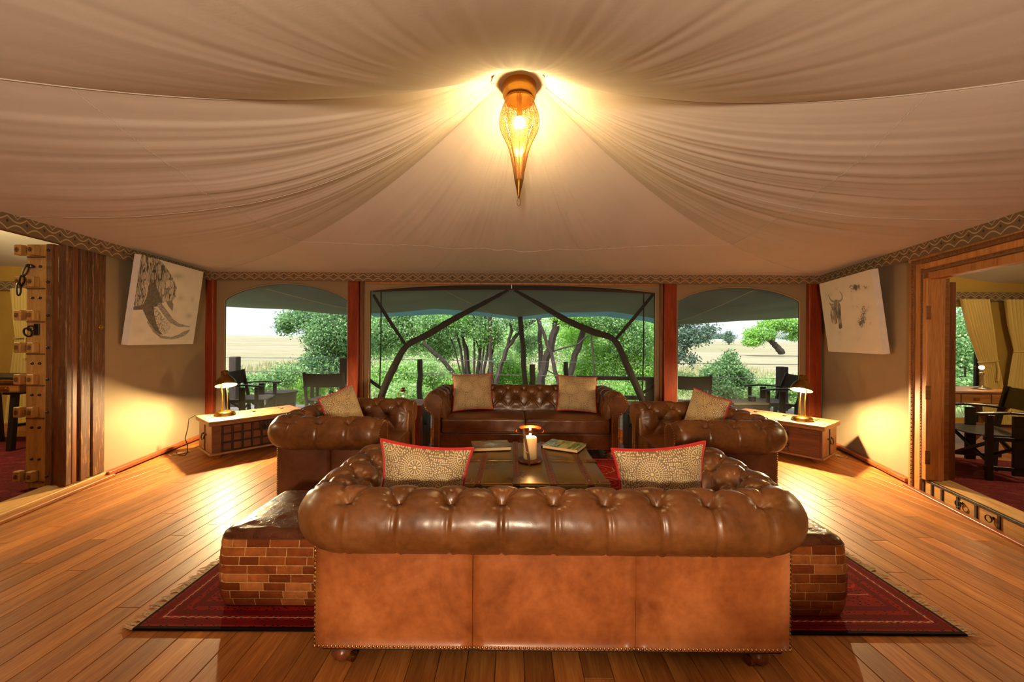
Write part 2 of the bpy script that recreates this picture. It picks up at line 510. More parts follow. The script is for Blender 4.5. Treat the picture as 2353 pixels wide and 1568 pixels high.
# ---------------------------------------------------------------- mesh helpers
class MB:
    def __init__(s):
        s.v = []; s.f = []; s.uv = None; s.col = None
    def add(s, vs, fs, T=None):
        k = len(s.v)
        if T is not None: vs = [tuple(T @ Vector(p)) for p in vs]
        s.v.extend([tuple(p) for p in vs]); s.f.extend([tuple(i + k for i in f) for f in fs])
        return s
    def box(s, c, d, T=None):
        x, y, z = (q / 2 for q in d)
        vs = [(c[0] + i * x, c[1] + j * y, c[2] + k * z) for i in (-1, 1) for j in (-1, 1) for k in (-1, 1)]
        return s.add(vs, [(0, 1, 3, 2), (4, 6, 7, 5), (0, 4, 5, 1), (2, 3, 7, 6), (0, 2, 6, 4), (1, 5, 7, 3)], T)
    def cbox(s, c, d, e=0.005, T=None):
        """box with chamfered edges"""
        h = [q / 2 for q in d]
        e = min(e, min(h) * 0.9)
        vs = []; idx = {}
        for i in (-1, 1):
            for j in (-1, 1):
                for k in (-1, 1):
                    sg = (i, j, k)
                    for a in range(3):
                        p = [sg[b] * (h[b] if b == a else h[b] - e) for b in range(3)]
                        idx[(i, j, k, a)] = len(vs)
                        vs.append(tuple(c[b] + p[b] for b in range(3)))
        fs = []
        for a in range(3):
            b, d2 = [(1, 2), (2, 0), (0, 1)][a]
            for sg in (-1, 1):
                ring = []
                for (u, w) in ((-1, -1), (1, -1), (1, 1), (-1, 1)):
                    t = [0, 0, 0]; t[a] = sg; t[b] = u; t[d2] = w
                    ring.append(idx[(t[0], t[1], t[2], a)])
                fs.append(tuple(ring if sg > 0 else ring[::-1]))
        for a in range(3):          # edges parallel to axis a
            b, d2 = [(1, 2), (2, 0), (0, 1)][a]
            for u in (-1, 1):
                for w in (-1, 1):
                    t0 = [0, 0, 0]; t0[b] = u; t0[d2] = w; t1 = list(t0)
                    t0[a] = -1; t1[a] = 1
                    q = (idx[(*t0, b)], idx[(*t1, b)], idx[(*t1, d2)], idx[(*t0, d2)])
                    fs.append(q if u * w < 0 else q[::-1])
        for i in (-1, 1):
            for j in (-1, 1):
                for k in (-1, 1):
                    q = tuple(idx[(i, j, k, a)] for a in range(3))
                    fs.append(q if i * j * k > 0 else q[::-1])
        return s.add(vs, fs, T)
    def bar(s, p0, p1, w, h, e=0.003, up=(0, 0, 1)):
        """chamfered bar of section w x h from p0 to p1"""
        p0, p1 = Vector(p0), Vector(p1)
        z = (p1 - p0); L = z.length; z.normalize()
        u = Vector(up)
        if abs(z.dot(u)) > 0.95: u = Vector((0, 1, 0))
        x = u.cross(z).normalized(); y = z.cross(x)
        T = Matrix((x, y, z)).transposed().to_4x4(); T.translation = (p0 + p1) / 2
        return s.cbox((0, 0, 0), (w, h, L), e, T)
    def tube(s, pts, rad, n=8, cap=True, closed=False):
        pts = [Vector(p) for p in pts]
        if not hasattr(rad, '__len__'): rad = [rad] * len(pts)
        m = len(pts); k = len(s.v); prev = None
        for i, p in enumerate(pts):
            a = pts[(i - 1) % m] if (closed or i > 0) else p
            b = pts[(i + 1) % m] if (closed or i < m - 1) else p
            t = (b - a)
            if t.length < 1e-9: t = Vector((0, 0, 1))
            t.normalize()
            if prev is None:
                u = Vector((0, 0, 1)) if abs(t.z) < 0.9 else Vector((1, 0, 0))
                x = u.cross(t).normalized()
            else:
                x = (prev - t * prev.dot(t))
                x = x.normalized() if x.length > 1e-6 else Vector((1, 0, 0))
            prev = x; y = t.cross(x)
            for j in range(n):
                an = 2 * PI * j / n
                s.v.append(tuple(p + (x * math.cos(an) + y * math.sin(an)) * rad[i]))
        for i in range(m if closed else m - 1):
            i2 = (i + 1) % m
            for j in range(n):
                j2 = (j + 1) % n
                s.f.append((k + i * n + j, k + i * n + j2, k + i2 * n + j2, k + i2 * n + j))
        if cap and not closed:
            s.f.append(tuple(k + j for j in range(n))[::-1])
            s.f.append(tuple(k + (m - 1) * n + j for j in range(n)))
        return s
    def lathe(s, prof, n=24, c=(0, 0, 0), T=None, cap=True):
        vs = []; fs = []
        for (r, z) in prof:
            for j in range(n):
                a = 2 * PI * j / n
                vs.append((c[0] + r * math.cos(a), c[1] + r * math.sin(a), c[2] + z))
        for i in range(len(prof) - 1):
            for j in range(n):
                j2 = (j + 1) % n
                fs.append((i * n + j, i * n + j2, (i + 1) * n + j2, (i + 1) * n + j))
        if cap:
            if prof[0][0] > 1e-6: fs.append(tuple(range(n))[::-1])
            if prof[-1][0] > 1e-6: fs.append(tuple((len(prof) - 1) * n + j for j in range(n)))
        return s.add(vs, fs, T)
    def prism(s, poly, y0, y1, T=None):
        """polygon in XZ extruded along Y"""
        n = len(poly)
        vs = [(x, y0, z) for x, z in poly] + [(x, y1, z) for x, z in poly]
        fs = [tuple(range(n)), tuple(range(2 * n - 1, n - 1, -1))]
        fs += [(i, i + n, (i + 1) % n + n, (i + 1) % n) for i in range(n)]
        return s.add(vs, fs, T)
    def grid(s, P, uv=None, col=None, close_u=False):
        """P: array (nu, nv, 3)"""
        P = np.asarray(P, float)
        nu, nv = P.shape[:2]; k = len(s.v)
        s.v.extend(map(tuple, P.reshape(-1, 3).tolist()))
        I = np.arange(nu * nv).reshape(nu, nv) + k
        A = I if not close_u else np.vstack([I, I[:1]])
        q = np.stack([A[:-1, :-1], A[1:, :-1], A[1:, 1:], A[:-1, 1:]], -1).reshape(-1, 4)
        s.f.extend(map(tuple, q.tolist()))
        if uv is not None:
            if s.uv is None: s.uv = [(0.0, 0.0)] * k
            s.uv.extend(map(tuple, np.asarray(uv, float).reshape(-1, 2).tolist()))
        elif s.uv is not None: s.uv.extend([(0.0, 0.0)] * (nu * nv))
        if col is not None:
            if s.col is None: s.col = [(0.5, 0.5, 0.5)] * k
            s.col.extend(map(tuple, np.asarray(col, float).reshape(-1, 3).tolist()))
        return s
    def mesh(s, name, mat=None, smooth=False):
        me = bpy.data.meshes.new(name)
        me.from_pydata(s.v, [], s.f)
        if s.uv is not None:
            s.uv.extend([(0.0, 0.0)] * (len(s.v) - len(s.uv)))
            L = me.uv_layers.new(name='UVMap')
            li = np.empty(len(me.loops), np.int32); me.loops.foreach_get('vertex_index', li)
            L.data.foreach_set('uv', np.asarray(s.uv, np.float32)[li].ravel())
        if s.col is not None:
            s.col.extend([(0.5, 0.5, 0.5)] * (len(s.v) - len(s.col)))
            a = me.color_attributes.new('Col', 'FLOAT_COLOR', 'POINT')
            cc = np.ones((len(s.v), 4), np.float32); cc[:, :3] = np.asarray(s.col)
            a.data.foreach_set('color', cc.ravel())
        if mat is not None: me.materials.append(M[mat] if isinstance(mat, str) else mat)
        if smooth:
            me.polygons.foreach_set('use_smooth', [True] * len(me.polygons))
            if smooth != 'all':
                me.set_sharp_from_angle(angle=R(smooth if isinstance(smooth, (int, float)) and smooth is not True else 40))
        me.update()
        return me
    def build(s, name, mat, parent=None, smooth=False, loc=None, rot=None):
        return link(name, s.mesh(name, mat, smooth), parent, loc, rot)

def link(name, me, parent=None, loc=None, rot=None):
    o = bpy.data.objects.new(name, me)
    C.objects.link(o)
    if parent is not None: o.parent = parent
    if loc is not None: o.location = loc
    if rot is not None: o.rotation_euler = rot
    return o

def tag(o, label=None, cat=None, group=None, kind=None):
    if label: o['label'] = label
    if cat: o['category'] = cat
    if group: o['group'] = group
    if kind: o['kind'] = kind
    return o
def thing(name, label, cat, loc=(0, 0, 0), rz=0.0, group=None, kind=None):
    o = bpy.data.objects.new(name, None)
    o.empty_display_size = 0.1
    C.objects.link(o)
    o.location = loc; o.rotation_euler = (0, 0, rz)
    return tag(o, label, cat, group, kind)
def struct(o):
    o['kind'] = 'structure'; return o
def copy_tree(o, parent=None):
    c = o.copy(); C.objects.link(c)
    if parent is not None: c.parent = parent
    for ch in list(o.children): copy_tree(ch, c)
    return c

def rounded(sx, sy, sz, r, nm=8, ne=4, fn=None):
    """rounded box centred on the origin as an MB; fn(p array)->p array displaces the points"""
    h = np.array([sx, sy, sz]) / 2
    mb = MB()
    def axis(hh):
        a = np.concatenate([-hh + r * (1 - np.cos(np.linspace(0, PI / 2, ne + 1)))[:-1] * 1.0, np.linspace(-hh + r, hh - r, nm + 1), (hh - r * (1 - np.cos(np.linspace(0, PI / 2, ne + 1)))[:-1])[::-1]])
        return a
    for a in range(3):
        b, c = [(1, 2), (2, 0), (0, 1)][a]
        ub, uc = axis(h[b]), axis(h[c])
        for sg in (-1, 1):
            P = np.zeros((len(ub), len(uc), 3))
            P[:, :, a] = sg * h[a]
            P[:, :, b] = ub[:, None]; P[:, :, c] = uc[None, :]
            inner = np.clip(P, -(h - r), h - r)
            d = P - inner
            L = np.linalg.norm(d, axis=2, keepdims=True)
            Q = inner + d / np.maximum(L, 1e-9) * r
            if fn is not None: Q = fn(Q)
            mb.grid(Q if sg > 0 else Q[::-1])
    return mb

def merged(mb, name, mat, parent, smooth, loc=None, rot=None, dist=1e-4):
    o = mb.build(name, mat, parent, False, loc, rot)
    bm = bmesh.new(); bm.from_mesh(o.data)
    bmesh.ops.remove_doubles(bm, verts=bm.verts, dist=dist)
    bmesh.ops.recalc_face_normals(bm, faces=bm.faces)
    bm.to_mesh(o.data); bm.free()
    o.data.polygons.foreach_set('use_smooth', [True] * len(o.data.polygons))
    if smooth != 'all': o.data.set_sharp_from_angle(angle=R(40))
    return o

def smoothstep(a, b, x):
    t = np.clip((x - a) / (b - a), 0, 1); return t * t * (3 - 2 * t)
def vnoise(x, y, seed=0):
    """cheap smooth 2-D value noise, numpy"""
    x = np.asarray(x, float); y = np.asarray(y, float)
    xi, yi = np.floor(x).astype(int), np.floor(y).astype(int)
    xf, yf = x - xi, y - yi
    xf = xf * xf * (3 - 2 * xf); yf = yf * yf * (3 - 2 * yf)
    def h(a, b):
        q = np.sin(a * 127.1 + b * 311.7 + seed * 74.7) * 43758.5453
        return q - np.floor(q)
    return (h(xi, yi) * (1 - xf) + h(xi + 1, yi) * xf) * (1 - yf) + (h(xi, yi + 1) * (1 - xf) + h(xi + 1, yi + 1) * xf) * yf
F_PX = 915.0
def at(px, py, Y):
    """the point at depth Y that the photograph shows at pixel (px, py)"""
    ro = R(0.4); dx, dy = px - 1176.5, py - 784
    u = dx * math.cos(ro) + dy * math.sin(ro); v = 784 - dx * math.sin(ro) + dy * math.cos(ro)
    return Vector((u / F_PX * Y, Y, CAM_H - (v - 780) / F_PX * Y))
# ================================================================ THE TENT: floor, walls, ceiling
BY = 5.40                                   # back wall
def lwx(y): return -3.815 - 0.178 * (y - 3.724)
def rwx(y): return 3.715 + 0.28 * (y - 3.668)
AX, AY = 0.03, 2.40                         # apex of the tent
EAVE = 2.20

# ---- floor of separate boards
sub = struct(MB().box((0, 1.9, -0.04), (10.5, 7.2, 0.036)).build('floor', 'gap_dark'))
PW = 0.1168
plank_me = {}
def plank_mesh(L):
    L = round(L, 1)
    if L not in plank_me:
        plank_me[L] = MB().cbox((0, 0, -0.011), (PW - 0.0022, L - 0.002, 0.022), 0.0018).mesh('plank', 'floor_wood')
    return plank_me[L], L
rp = random.Random(3)
for i in range(-37, 38):
    x = i * PW
    if x < lwx(5.4) - 0.1 or x > rwx(5.4) + 0.1: continue
    y = 0.7 - rp.random() * 0.6
    while y < BY:
        L = rp.choice([1.3, 1.6, 1.9, 2.2, 2.5])
        if y + L > BY - 0.5: L = math.ceil((BY + 0.02 - y) * 10) / 10
        me, L = plank_mesh(L)
        # a board that lies wholly beyond a side wall is not laid
        if not (x < lwx(y) - 0.12 and x < lwx(y + L) - 0.12) and not (x > rwx(y) + 0.12 and x > rwx(y + L) + 0.12):
            o = link('plank', me, sub, (x, y + L / 2, 0))
        y += L
# bay behind the camera: one slab of boards
o = MB().box((0, -0.75, -0.012), (8, 2.0, 0.02)).build('plank_field', 'floor_wood', sub); o['kind'] = 'stuff'

# ---- back wall canvas with three openings
WIN = [(-3.90, -2.225, 0.12, 1.83, 2.06), (-1.935, 1.945, 0.03, 1.97, 2.075), (2.24, 3.90, 0.12, 1.86, 2.055)]
def wall_with_openings(xs0, xs1, z0, z1, wins, y0, y1):
    mb = MB()
    cur = xs0
    for (a, b, s, sh, top) in wins:
        mb.box(((cur + a) / 2, (y0 + y1) / 2, (z0 + z1) / 2), (a - cur, y1 - y0, z1 - z0))
        if s > z0: mb.box(((a + b) / 2, (y0 + y1) / 2, (z0 + s) / 2), (b - a, y1 - y0, s - z0))
        n = 24
        arch = []
        for i in range(n + 1):
            u = i / n
            arch.append((a + (b - a) * u, sh + (top - sh) * max(0, 1 - (2 * u - 1) ** 2) ** 0.8))
        for i in range(n):
            (xa, za), (xb, zb) = arch[i], arch[i + 1]
            vs = [(xa, y0, za), (xb, y0, zb), (xb, y0, z1), (xa, y0, z1), (xa, y1, za), (xb, y1, zb), (xb, y1, z1), (xa, y1, z1)]
            mb.add(vs, [(0, 1, 2, 3), (7, 6, 5, 4), (0, 4, 5, 1)])
        cur = b
    mb.box(((cur + xs1) / 2, (y0 + y1) / 2, (z0 + z1) / 2), (xs1 - cur, y1 - y0, z1 - z0))
    return mb
wb = wall_with_openings(-4.14, 4.22, 0.0, 2.30, WIN, BY, BY + 0.03)
struct(wb.build('wall_back', 'wall_canvas'))

# ---- window borders (piped canvas hems), screens
for k, (a, b, s, sh, top) in enumerate(WIN):
    w = struct(thing('window_%d' % (k + 1), None, None, ((a + b) / 2, BY, 0)))
    cx = (a + b) / 2; hw = (b - a) / 2
    pts = [(-hw, 0, s)] + [(-hw, 0, s + (sh - s) * q / 6) for q in range(1, 7)]
    pts += [(-hw + 2 * hw * i / 24, 0, sh + (top - sh) * max(0, 1 - (2 * i / 24 - 1) ** 2) ** 0.8) for i in range(1, 24)]
    pts += [(hw, 0, s + (sh - s) * q / 6) for q in range(6, -1, -1)]
    MB().tube(pts, 0.011, 6).build('window_hem', 'wall_canvas', w, True)
    inner = [(p[0] * 0.994, 0.012, p[2] - 0.006) for p in pts]
    MB().tube(inner, 0.007, 5).build('hem_binding', 'dark_netting', w, True)
    n = 24
    P = np.zeros((n + 1, 2, 3))
    for i in range(n + 1):
        u = i / n
        P[i, 0] = (-hw + 2 * hw * u, 0.02, s); P[i, 1] = (-hw + 2 * hw * u, 0.02, sh + (top - sh) * max(0, 1 - (2 * u - 1) ** 2) ** 0.8)
    MB().grid(P).build('insect_screen', 'net_screen', w)

# ---- timber posts along the back wall
post_n = 0
def trim_box(c, d, mat='trim_wood', e=0.006, T=None):
    global post_n
    post_n += 1
    return struct(MB().cbox(c, d, e, T).build('trim_%d' % post_n, mat))
for (x0, x1) in ((-4.13, -4.0), (-2.20, -2.055), (2.035, 2.20), (3.975, 4.14)):
    trim_box(((x0 + x1) / 2, BY - 0.045, 1.08), (x1 - x0, 0.07, 2.16))
for (x0, x1) in ((-2.05, -2.0), (1.99, 2.03)):
    trim_box(((x0 + x1) / 2, BY - 0.03, 1.08), (x1 - x0, 0.04, 2.16), 'jamb_brown')
# head rail that carries the screens of the middle opening
trim_box((0.0, BY - 0.02, 2.075), (3.96, 0.035, 0.03), 'frame_wood')

# ---- side walls
def side_wall(name, fx, y0, y1, z0, z1, out, mat='wall_canvas', t=0.03, wav=0.012):
    n = max(2, int((y1 - y0) / 0.06)); m = 30
    ys = np.linspace(y0, y1, n); zs = np.linspace(z0, z1, m)
    Yg, Zg = np.meshgrid(ys, zs, indexing='ij')
    bump = wav * (vnoise(Yg * 2.2, Zg * 1.6, 3) - 0.5) * 2 * np.sin(np.clip((Zg - z0) / (z1 - z0), 0, 1) * PI)
    X = np.array([[fx(y) for z in zs] for y in ys]) + bump
    P = np.stack([X, Yg, Zg], -1)
    Q = np.stack([np.array([[fx(y) + out * t for z in zs] for y in ys]), Yg, Zg], -1)
    mb = MB().grid(P).grid(Q[::-1])
    # close the rim
    k = n * m
    for i in range(n - 1):
        for (j) in (0, m - 1):
            a, b = i * m + j, (i + 1) * m + j
            mb.f.append((a, b, k + (n - 2 - i) * m + j, k + (n - 1 - i) * m + j))
    for j in range(m - 1):
        for i in (0, n - 1):
            mb.f.append((i * m + j, i * m + j + 1, k + (n - 1 - i) * m + j + 1, k + (n - 1 - i) * m + j))
    return struct(mb.build(name, mat, None, True))
side_wall('wall_left', lwx, 3.70, BY, 0.0, 2.25, -1)
side_wall('wall_right', rwx, 3.64, BY, 0.0, 2.25, 1)
side_wall('wall_left_near', lwx, -2.0, 1.75, 0.0, 2.25, -1)
side_wall('wall_right_near', rwx, -2.0, 1.75, 0.0, 2.25, 1)
struct(MB().box((-0.4, -1.98, 1.1), (6.6, 0.04, 2.3)).build('wall_front', 'wall_canvas'))

# ---- skirting boards
def skirt(name, fx, y0, y1, side):
    mb = MB().bar((fx(y0) + side * 0.02, y0, 0.036), (fx(y1) + side * 0.02, y1, 0.036), 0.07, 0.035, 0.004)
    return struct(mb.build(name, 'skirting_wood'))
skirt('baseboard_left', lwx, 3.72, BY - 0.05, 1)
skirt('baseboard_right', rwx, 3.70, BY - 0.05, -1)
struct(MB().cbox((0.0, BY - 0.012, 0.06), (8.1, 0.02, 0.11), 0.004).build('baseboard_back', 'skirting_wood'))

# ---- ceiling: tent roof drawn up to the apex ring, four panels between hips
corners = [(-4.12, 5.42), (4.21, 5.42), (3.0, 0.70), (-3.3, 0.70)]
def eave_r(th):
    d = (math.cos(th), math.sin(th)); best = 99
    for i in range(4):
        (x1, y1), (x2, y2) = corners[i], corners[(i + 1) % 4]
        ex, ey = x2 - x1, y2 - y1
        den = d[0] * ey - d[1] * ex
        if abs(den) < 1e-9: continue
        t = ((x1 - AX) * ey - (y1 - AY) * ex) / den
        s = ((x1 - AX) * d[1] - (y1 - AY) * d[0]) / den
        if t > 0 and -1e-6 <= s <= 1 + 1e-6: best = min(best, t)
    return best
APEX_A, APEX_P = 0.79, 3.15
def fold_noise(th, seed):
    v = 0
    for (k, a) in ((9, 1.0), (17, 0.8), (31, 0.6), (57, 0.45), (97, 0.3)):
        v = v + a * (vnoise(th * k / 2, np.full_like(th, 0.3), seed + k) - 0.5)
    return v
def roof_panel(i):
    (x1, y1), (x2, y2) = corners[i], corners[(i + 1) % 4]
    nth, nr = 260, 110
    fr = np.linspace(0, 1, nth)
    th = np.empty(nth); Rr = np.empty(nth)
    ex = x1 + (x2 - x1) * fr; ey = y1 + (y2 - y1) * fr
    a0 = math.atan2(y1 - AY, x1 - AX); a1 = math.atan2(y2 - AY, x2 - AX)
    da = (a1 - a0 + PI) % (2 * PI) - PI
    # even in angle near the apex, even along the eave outside
    thl = a0 + da * fr
    Rr = np.array([eave_r(t if 0 < q < 1 else t + (1e-5 if q == 0 else -1e-5) * np.sign(da)) for t, q in zip(thl, fr)])
    r0 = 0.16
    w = np.linspace(0, 1, nr) ** 1.35
    P = np.zeros((nth, nr, 3))
    fold = fold_noise(thl + 5.0, 11 * i + 2)
    fold2 = fold_noise(thl * 2.3 + 9.0, 5 * i + 31)
    edge = np.sin(PI * fr)
    for j in range(nr):
        r = r0 + (Rr - r0) * w[j]
        t = r / Rr
        pw = APEX_P + (-1.3 if i == 2 else 0.4) * edge
        z = EAVE + APEX_A * (1 - t) ** pw
        z -= 0.055 * edge ** 1.0 * 4 * t * (1 - t) * (0.6, 1.0, 0.0, 1.0)[i]
        amp = (0.030, 0.030, 0.016, 0.030)[i] * np.sin(PI * np.clip(t * 0.96 + 0.04, 0, 1)) ** 0.8 * edge ** 0.5
        z += amp * fold * (1.15 - 0.4 * t) + 0.5 * amp * fold2 * (1 - t) * edge ** 0.3
        # slack cross-wrinkles near the sewn cross seam
        xx = AX + r * np.cos(thl); yy = AY + r * np.sin(thl)
        z += 0.010 * (vnoise(xx * 3.0, yy * 3.0, i) - 0.5) * np.sin(PI * np.clip(t, 0, 1)) * edge ** 0.3
        P[:, j, 0] = xx; P[:, j, 1] = yy; P[:, j, 2] = z
    return P
ceil = struct(thing('ceiling', None, None, (0, 0, 0)))
PAN = []
for i in range(4):
    P = roof_panel(i)
    PAN.append(P)
    MB().grid(P).build('canvas_panel', 'ceiling_canvas', ceil, 'all')
# sewn hips and centre seams: flat felled tapes following the cloth
def seam(P, a, name='seam', w=0.008):
    pts = [tuple(P[a, j] + np.array([0, 0, -0.003])) for j in range(0, P.shape[1])]
    MB().tube(pts, 0.0022, 4).build(name, 'ceiling_canvas', ceil, True)
for i in range(4):
    seam(PAN[i], 0)
for (i, fa) in ((0, 0.30), (0, 0.70), (1, 0.45), (3, 0.55)):
    seam(PAN[i], int(fa * 259))
# cross seams
for i, P in enumerate(PAN):
    if i == 2: continue
    for fr_ in (0.5,):
        j = int(109 * (fr_ ** (1 / 1.35)))
        js = [j] * P.shape[0]
        pts = [tuple(P[q, js[q]] + np.array([0, 0, -0.002 + 0.002 * math.sin(q * 2.1)])) for q in range(0, P.shape[0], 1)]
        MB().tube(pts, 0.0028, 4).build('seam', 'ceiling_canvas', ceil, True)
# recessed cap above the ring, lined with the same cloth
MB().lathe([(0.166, 2.858), (0.166, 2.94), (0.10, 3.02), (0.02, 3.06)], 40, (AX, AY, 0)).build('apex_cap', 'ceiling_canvas', ceil, True)
# bay behind the camera
MB().grid(np.array([[(x, y, EAVE + 0.02 + 0.25 * (0.7 - y) * (0.5 if y > -1 else 0.2)) for y in (0.70, 0.0, -1.0, -2.02)] for x in (-3.4, -1.5, 0, 1.5, 3.1)])).build('canvas_panel', 'ceiling_canvas', ceil, True)

# unseen fly sheet added above the lining to stop sky light leaking in
fly = MB().add([(-4.3, 5.6, 2.42), (4.4, 5.6, 2.42), (3.5, -2.1, 2.55), (-3.8, -2.1, 2.55), (AX, AY, 3.35), (AX, -0.6, 3.1)], [(0, 4, 1), (1, 4, 5, 2), (0, 3, 5, 4), (2, 5, 3)])
struct(fly.build('sky_block_fly', 'awning_canvas'))

# ---- patterned pelmet along the eaves
def pelmet(name, p0, p1, z0, z1, off=(0, 0)):
    p0 = Vector((p0[0] + off[0], p0[1] + off[1], 0)); p1 = Vector((p1[0] + off[0], p1[1] + off[1], 0))
    L = (p1 - p0).length; n = int(L / 0.04); m = 5
    P = np.zeros((n + 1, m, 3)); U = np.zeros((n + 1, m, 2))
    nd = Vector((-(p1 - p0).y, (p1 - p0).x, 0)).normalized()
    for i in range(n + 1):
        q = p0.lerp(p1, i / n); s = L * i / n
        wv = 0.006 * math.sin(s * 5.1) + 0.004 * math.sin(s * 11.3 + 1)
        for j in range(m):
            v = j / (m - 1)
            P[i, j] = (q.x + nd.x * wv * (1 - v), q.y + nd.y * wv * (1 - v), z0 + (z1 - z0) * v + 0.006 * math.sin(s * 1.7))
            U[i, j] = (s, v)
    mb = MB().grid(P, U)
    P2 = P.copy(); P2[:, :, 0] -= nd.x * 0.004; P2[:, :, 1] -= nd.y * 0.004
    mb.grid(P2[::-1], U[::-1])
    o = struct(mb.build(name, 'pelmet_fabric', None, True))
    return o
pelmet('trim_20', (-4.10, BY - 0.09), (4.17, BY - 0.09), 2.085, 2.225)
pelmet('trim_21', (lwx(1.0) + 0.07, 1.0), (lwx(BY - 0.09) + 0.07, BY - 0.09), 2.075, 2.225)
pelmet('trim_22', (rwx(BY - 0.09) - 0.07, BY - 0.09), (rwx(1.0) - 0.07, 1.0), 2.075, 2.225)

# ---- thresholds and doors
# local frame along a wall: origin on the wall line at depth y0, +Y along the wall away from the camera, +X to the right
def wall_T(fx, y0):
    ang = math.atan2(-(fx(1) - fx(0)), 1.0)
    return Matrix.Translation((fx(y0), y0, 0)) @ Matrix.Rotation(ang, 4, 'Z')
TL = wall_T(lwx, 3.724); TR = wall_T(rwx, 3.668)

def empty_at(name, T, kind=None):
    o = thing(name, None, None); o.matrix_world = T
    if kind: o['kind'] = kind
    return o
# left doorway: peeling boarded jamb, carved leaf standing open, plain sill
dl = empty_at('door_1', TL, 'structure')
def slab(name, parent, x, y, z, mat, e=0.006, smooth=False):
    return MB().cbox(((x[0] + x[1]) / 2, (y[0] + y[1]) / 2, (z[0] + z[1]) / 2), (x[1] - x[0], y[1] - y[0], z[1] - z[0]), e).build(name, mat, parent, smooth)
slab('jamb_board', dl, (-0.02, 0.012), (-0.135, 0.0), (0.06, 2.12), 'weathered_wood')
slab('jamb_board', dl, (-0.03, 0.0), (-0.20, -0.138), (0.06, 2.12), 'weathered_wood')
slab('jamb_board', dl, (-0.02, 0.016), (-0.262, -0.203), (0.06, 2.12), 'weathered_wood')
slab('jamb_board', dl, (-0.03, 0.0), (-0.325, -0.265), (0.06, 2.12), 'jamb_brown')
slab('jamb_board', dl, (-0.06, 0.004), (-0.385, -0.328), (0.06, 2.12), 'weathered_wood')
slab('lintel', dl, (-0.05, 0.05), (-2.2, 0.0), (2.09, 2.20), 'jamb_brown')
slab('sill', dl, (-0.20, 0.03), (-2.2, 0.02), (0.0, 0.055), 'threshold_wood')
slab('sill_step', dl, (0.032, 0.085), (-2.2, 0.03), (0.0, 0.03), 'floor_wood')
b = MB().lathe([(0.0, 0.0), (0.022, 0.0), (0.024, 0.006), (0.012, 0.012), (0.0, 0.013)], 20, (0, 0, 0), Matrix.Translation((0.012, -0.06, 1.41)) @ Matrix.Rotation(PI / 2, 4, 'Y'))
b.cbox((0.028, -0.06, 1.41), (0.012, 0.03, 0.01), 0.002)
tag(b.build('brass_hook', 'brass', dl, True), 'small brass coat hook screwed to the door board')

# carved leaf, seen from its outer face (normal towards the camera), folded back into the side room
leaf = thing('carved_door_leaf', 'carved pale door leaf with rosette blocks, chain and ring, open at the left doorway', 'door leaf', (-3.915, 3.40, 0.02), R(-4))
def lslab(name, x, y, z, mat, e=0.004): return slab(name, leaf, x, y, z, mat, e)
lslab('leaf_panel', (-0.255, -0.06), (0.0, 0.05), (0.0, 2.09), 'carved_wood')
lslab('carved_stile', (-0.058, 0.0), (-0.012, 0.05), (0.0, 2.09), 'carved_dark')
lslab('edge_board', (0.002, 0.10), (0.0, 0.05), (0.0, 2.07), 'jamb_brown')
lslab('edge_board', (0.102, 0.135), (0.012, 0.05), (0.0, 2.07), 'jamb_brown')
blk = MB().cbox((0, 0, 0), (0.062, 0.05, 0.088), 0.006).mesh('rosette_block', 'carved_wood')
ros = MB()
for k in range(8):
    a = k * PI / 4
    ros.bar((0.008 * math.cos(a), -0.028, 0.008 * math.sin(a)), (0.022 * math.cos(a), -0.027, 0.022 * math.sin(a)), 0.008, 0.008, 0.003)
ros.lathe([(0.0, 0.0), (0.006, 0.0), (0.004, 0.006), (0.0, 0.007)], 8, (0, 0, 0), Matrix.Translation((0, -0.025, 0)) @ Matrix.Rotation(PI / 2, 4, 'X'))
ros_me = ros.mesh('rosette', 'carved_dark')
knob_me = MB().lathe([(0.0, 0.0), (0.010, 0.0), (0.012, 0.008), (0.006, 0.016), (0.0, 0.018)], 8, (0, 0, 0), Matrix.Rotation(PI / 2, 4, 'X')).mesh('iron_stud', 'iron', True)
rows = [2.035, 1.765, 1.48, 1.205, 0.935, 0.655, 0.11, 0.385]
for q, z in enumerate(rows[:7] ):
    for x in (-0.275, -0.155):
        bo = link('rosette_block', blk, leaf, (x, -0.026, z))
        link('rosette', ros_me, bo)
    MB().cbox((-0.21, -0.012, z), (0.045, 0.025, 0.05), 0.003).build('bracket', 'carved_dark', leaf)
    MB().cbox((-0.155, -0.008, z - 0.055), (0.16, 0.018, 0.012), 0.003).build('block_ledge', 'carved_dark', leaf)
    link('iron_stud', knob_me, leaf, (-0.03, -0.012, z))
for z in (1.90, 1.63, 1.07, 0.80, 0.52, 0.25):
    for x in (-0.19, -0.12):
        link('iron_stud', knob_me, leaf, (x, 0.0, z))
def link_ring(c, rx, rz, rot, r=0.006):
    pts = []
    for k in range(16):
        a = 2 * PI * k / 16
        p = Vector((rx * math.cos(a), 0, rz * math.sin(a)))
        p.rotate(Euler((rot[0], rot[1], rot[2])))
        pts.append(Vector(c) + p)
    return MB().tube(pts, r, 6, closed=True)
ch = link_ring((-0.185, -0.03, 1.90), 0.035, 0.012, (0, 0.2, 0)).build('chain', 'iron', leaf, True)
link_ring((-0.215, -0.035, 1.86), 0.014, 0.055, (0, 0.35, 0.3)).build('chain_link', 'iron', ch, True)
link_ring((-0.243, -0.04, 1.775), 0.012, 0.05, (0, 0.1, 1.2)).build('chain_link', 'iron', ch, True)
link_ring((-0.250, -0.055, 1.70), 0.016, 0.055, (0, 0.0, 0.2)).build('chain_link', 'iron', ch, True)
rg = MB().cbox((-0.15, -0.005, 1.36), (0.05, 0.01, 0.10), 0.003).build('ring_plate', 'iron', leaf)
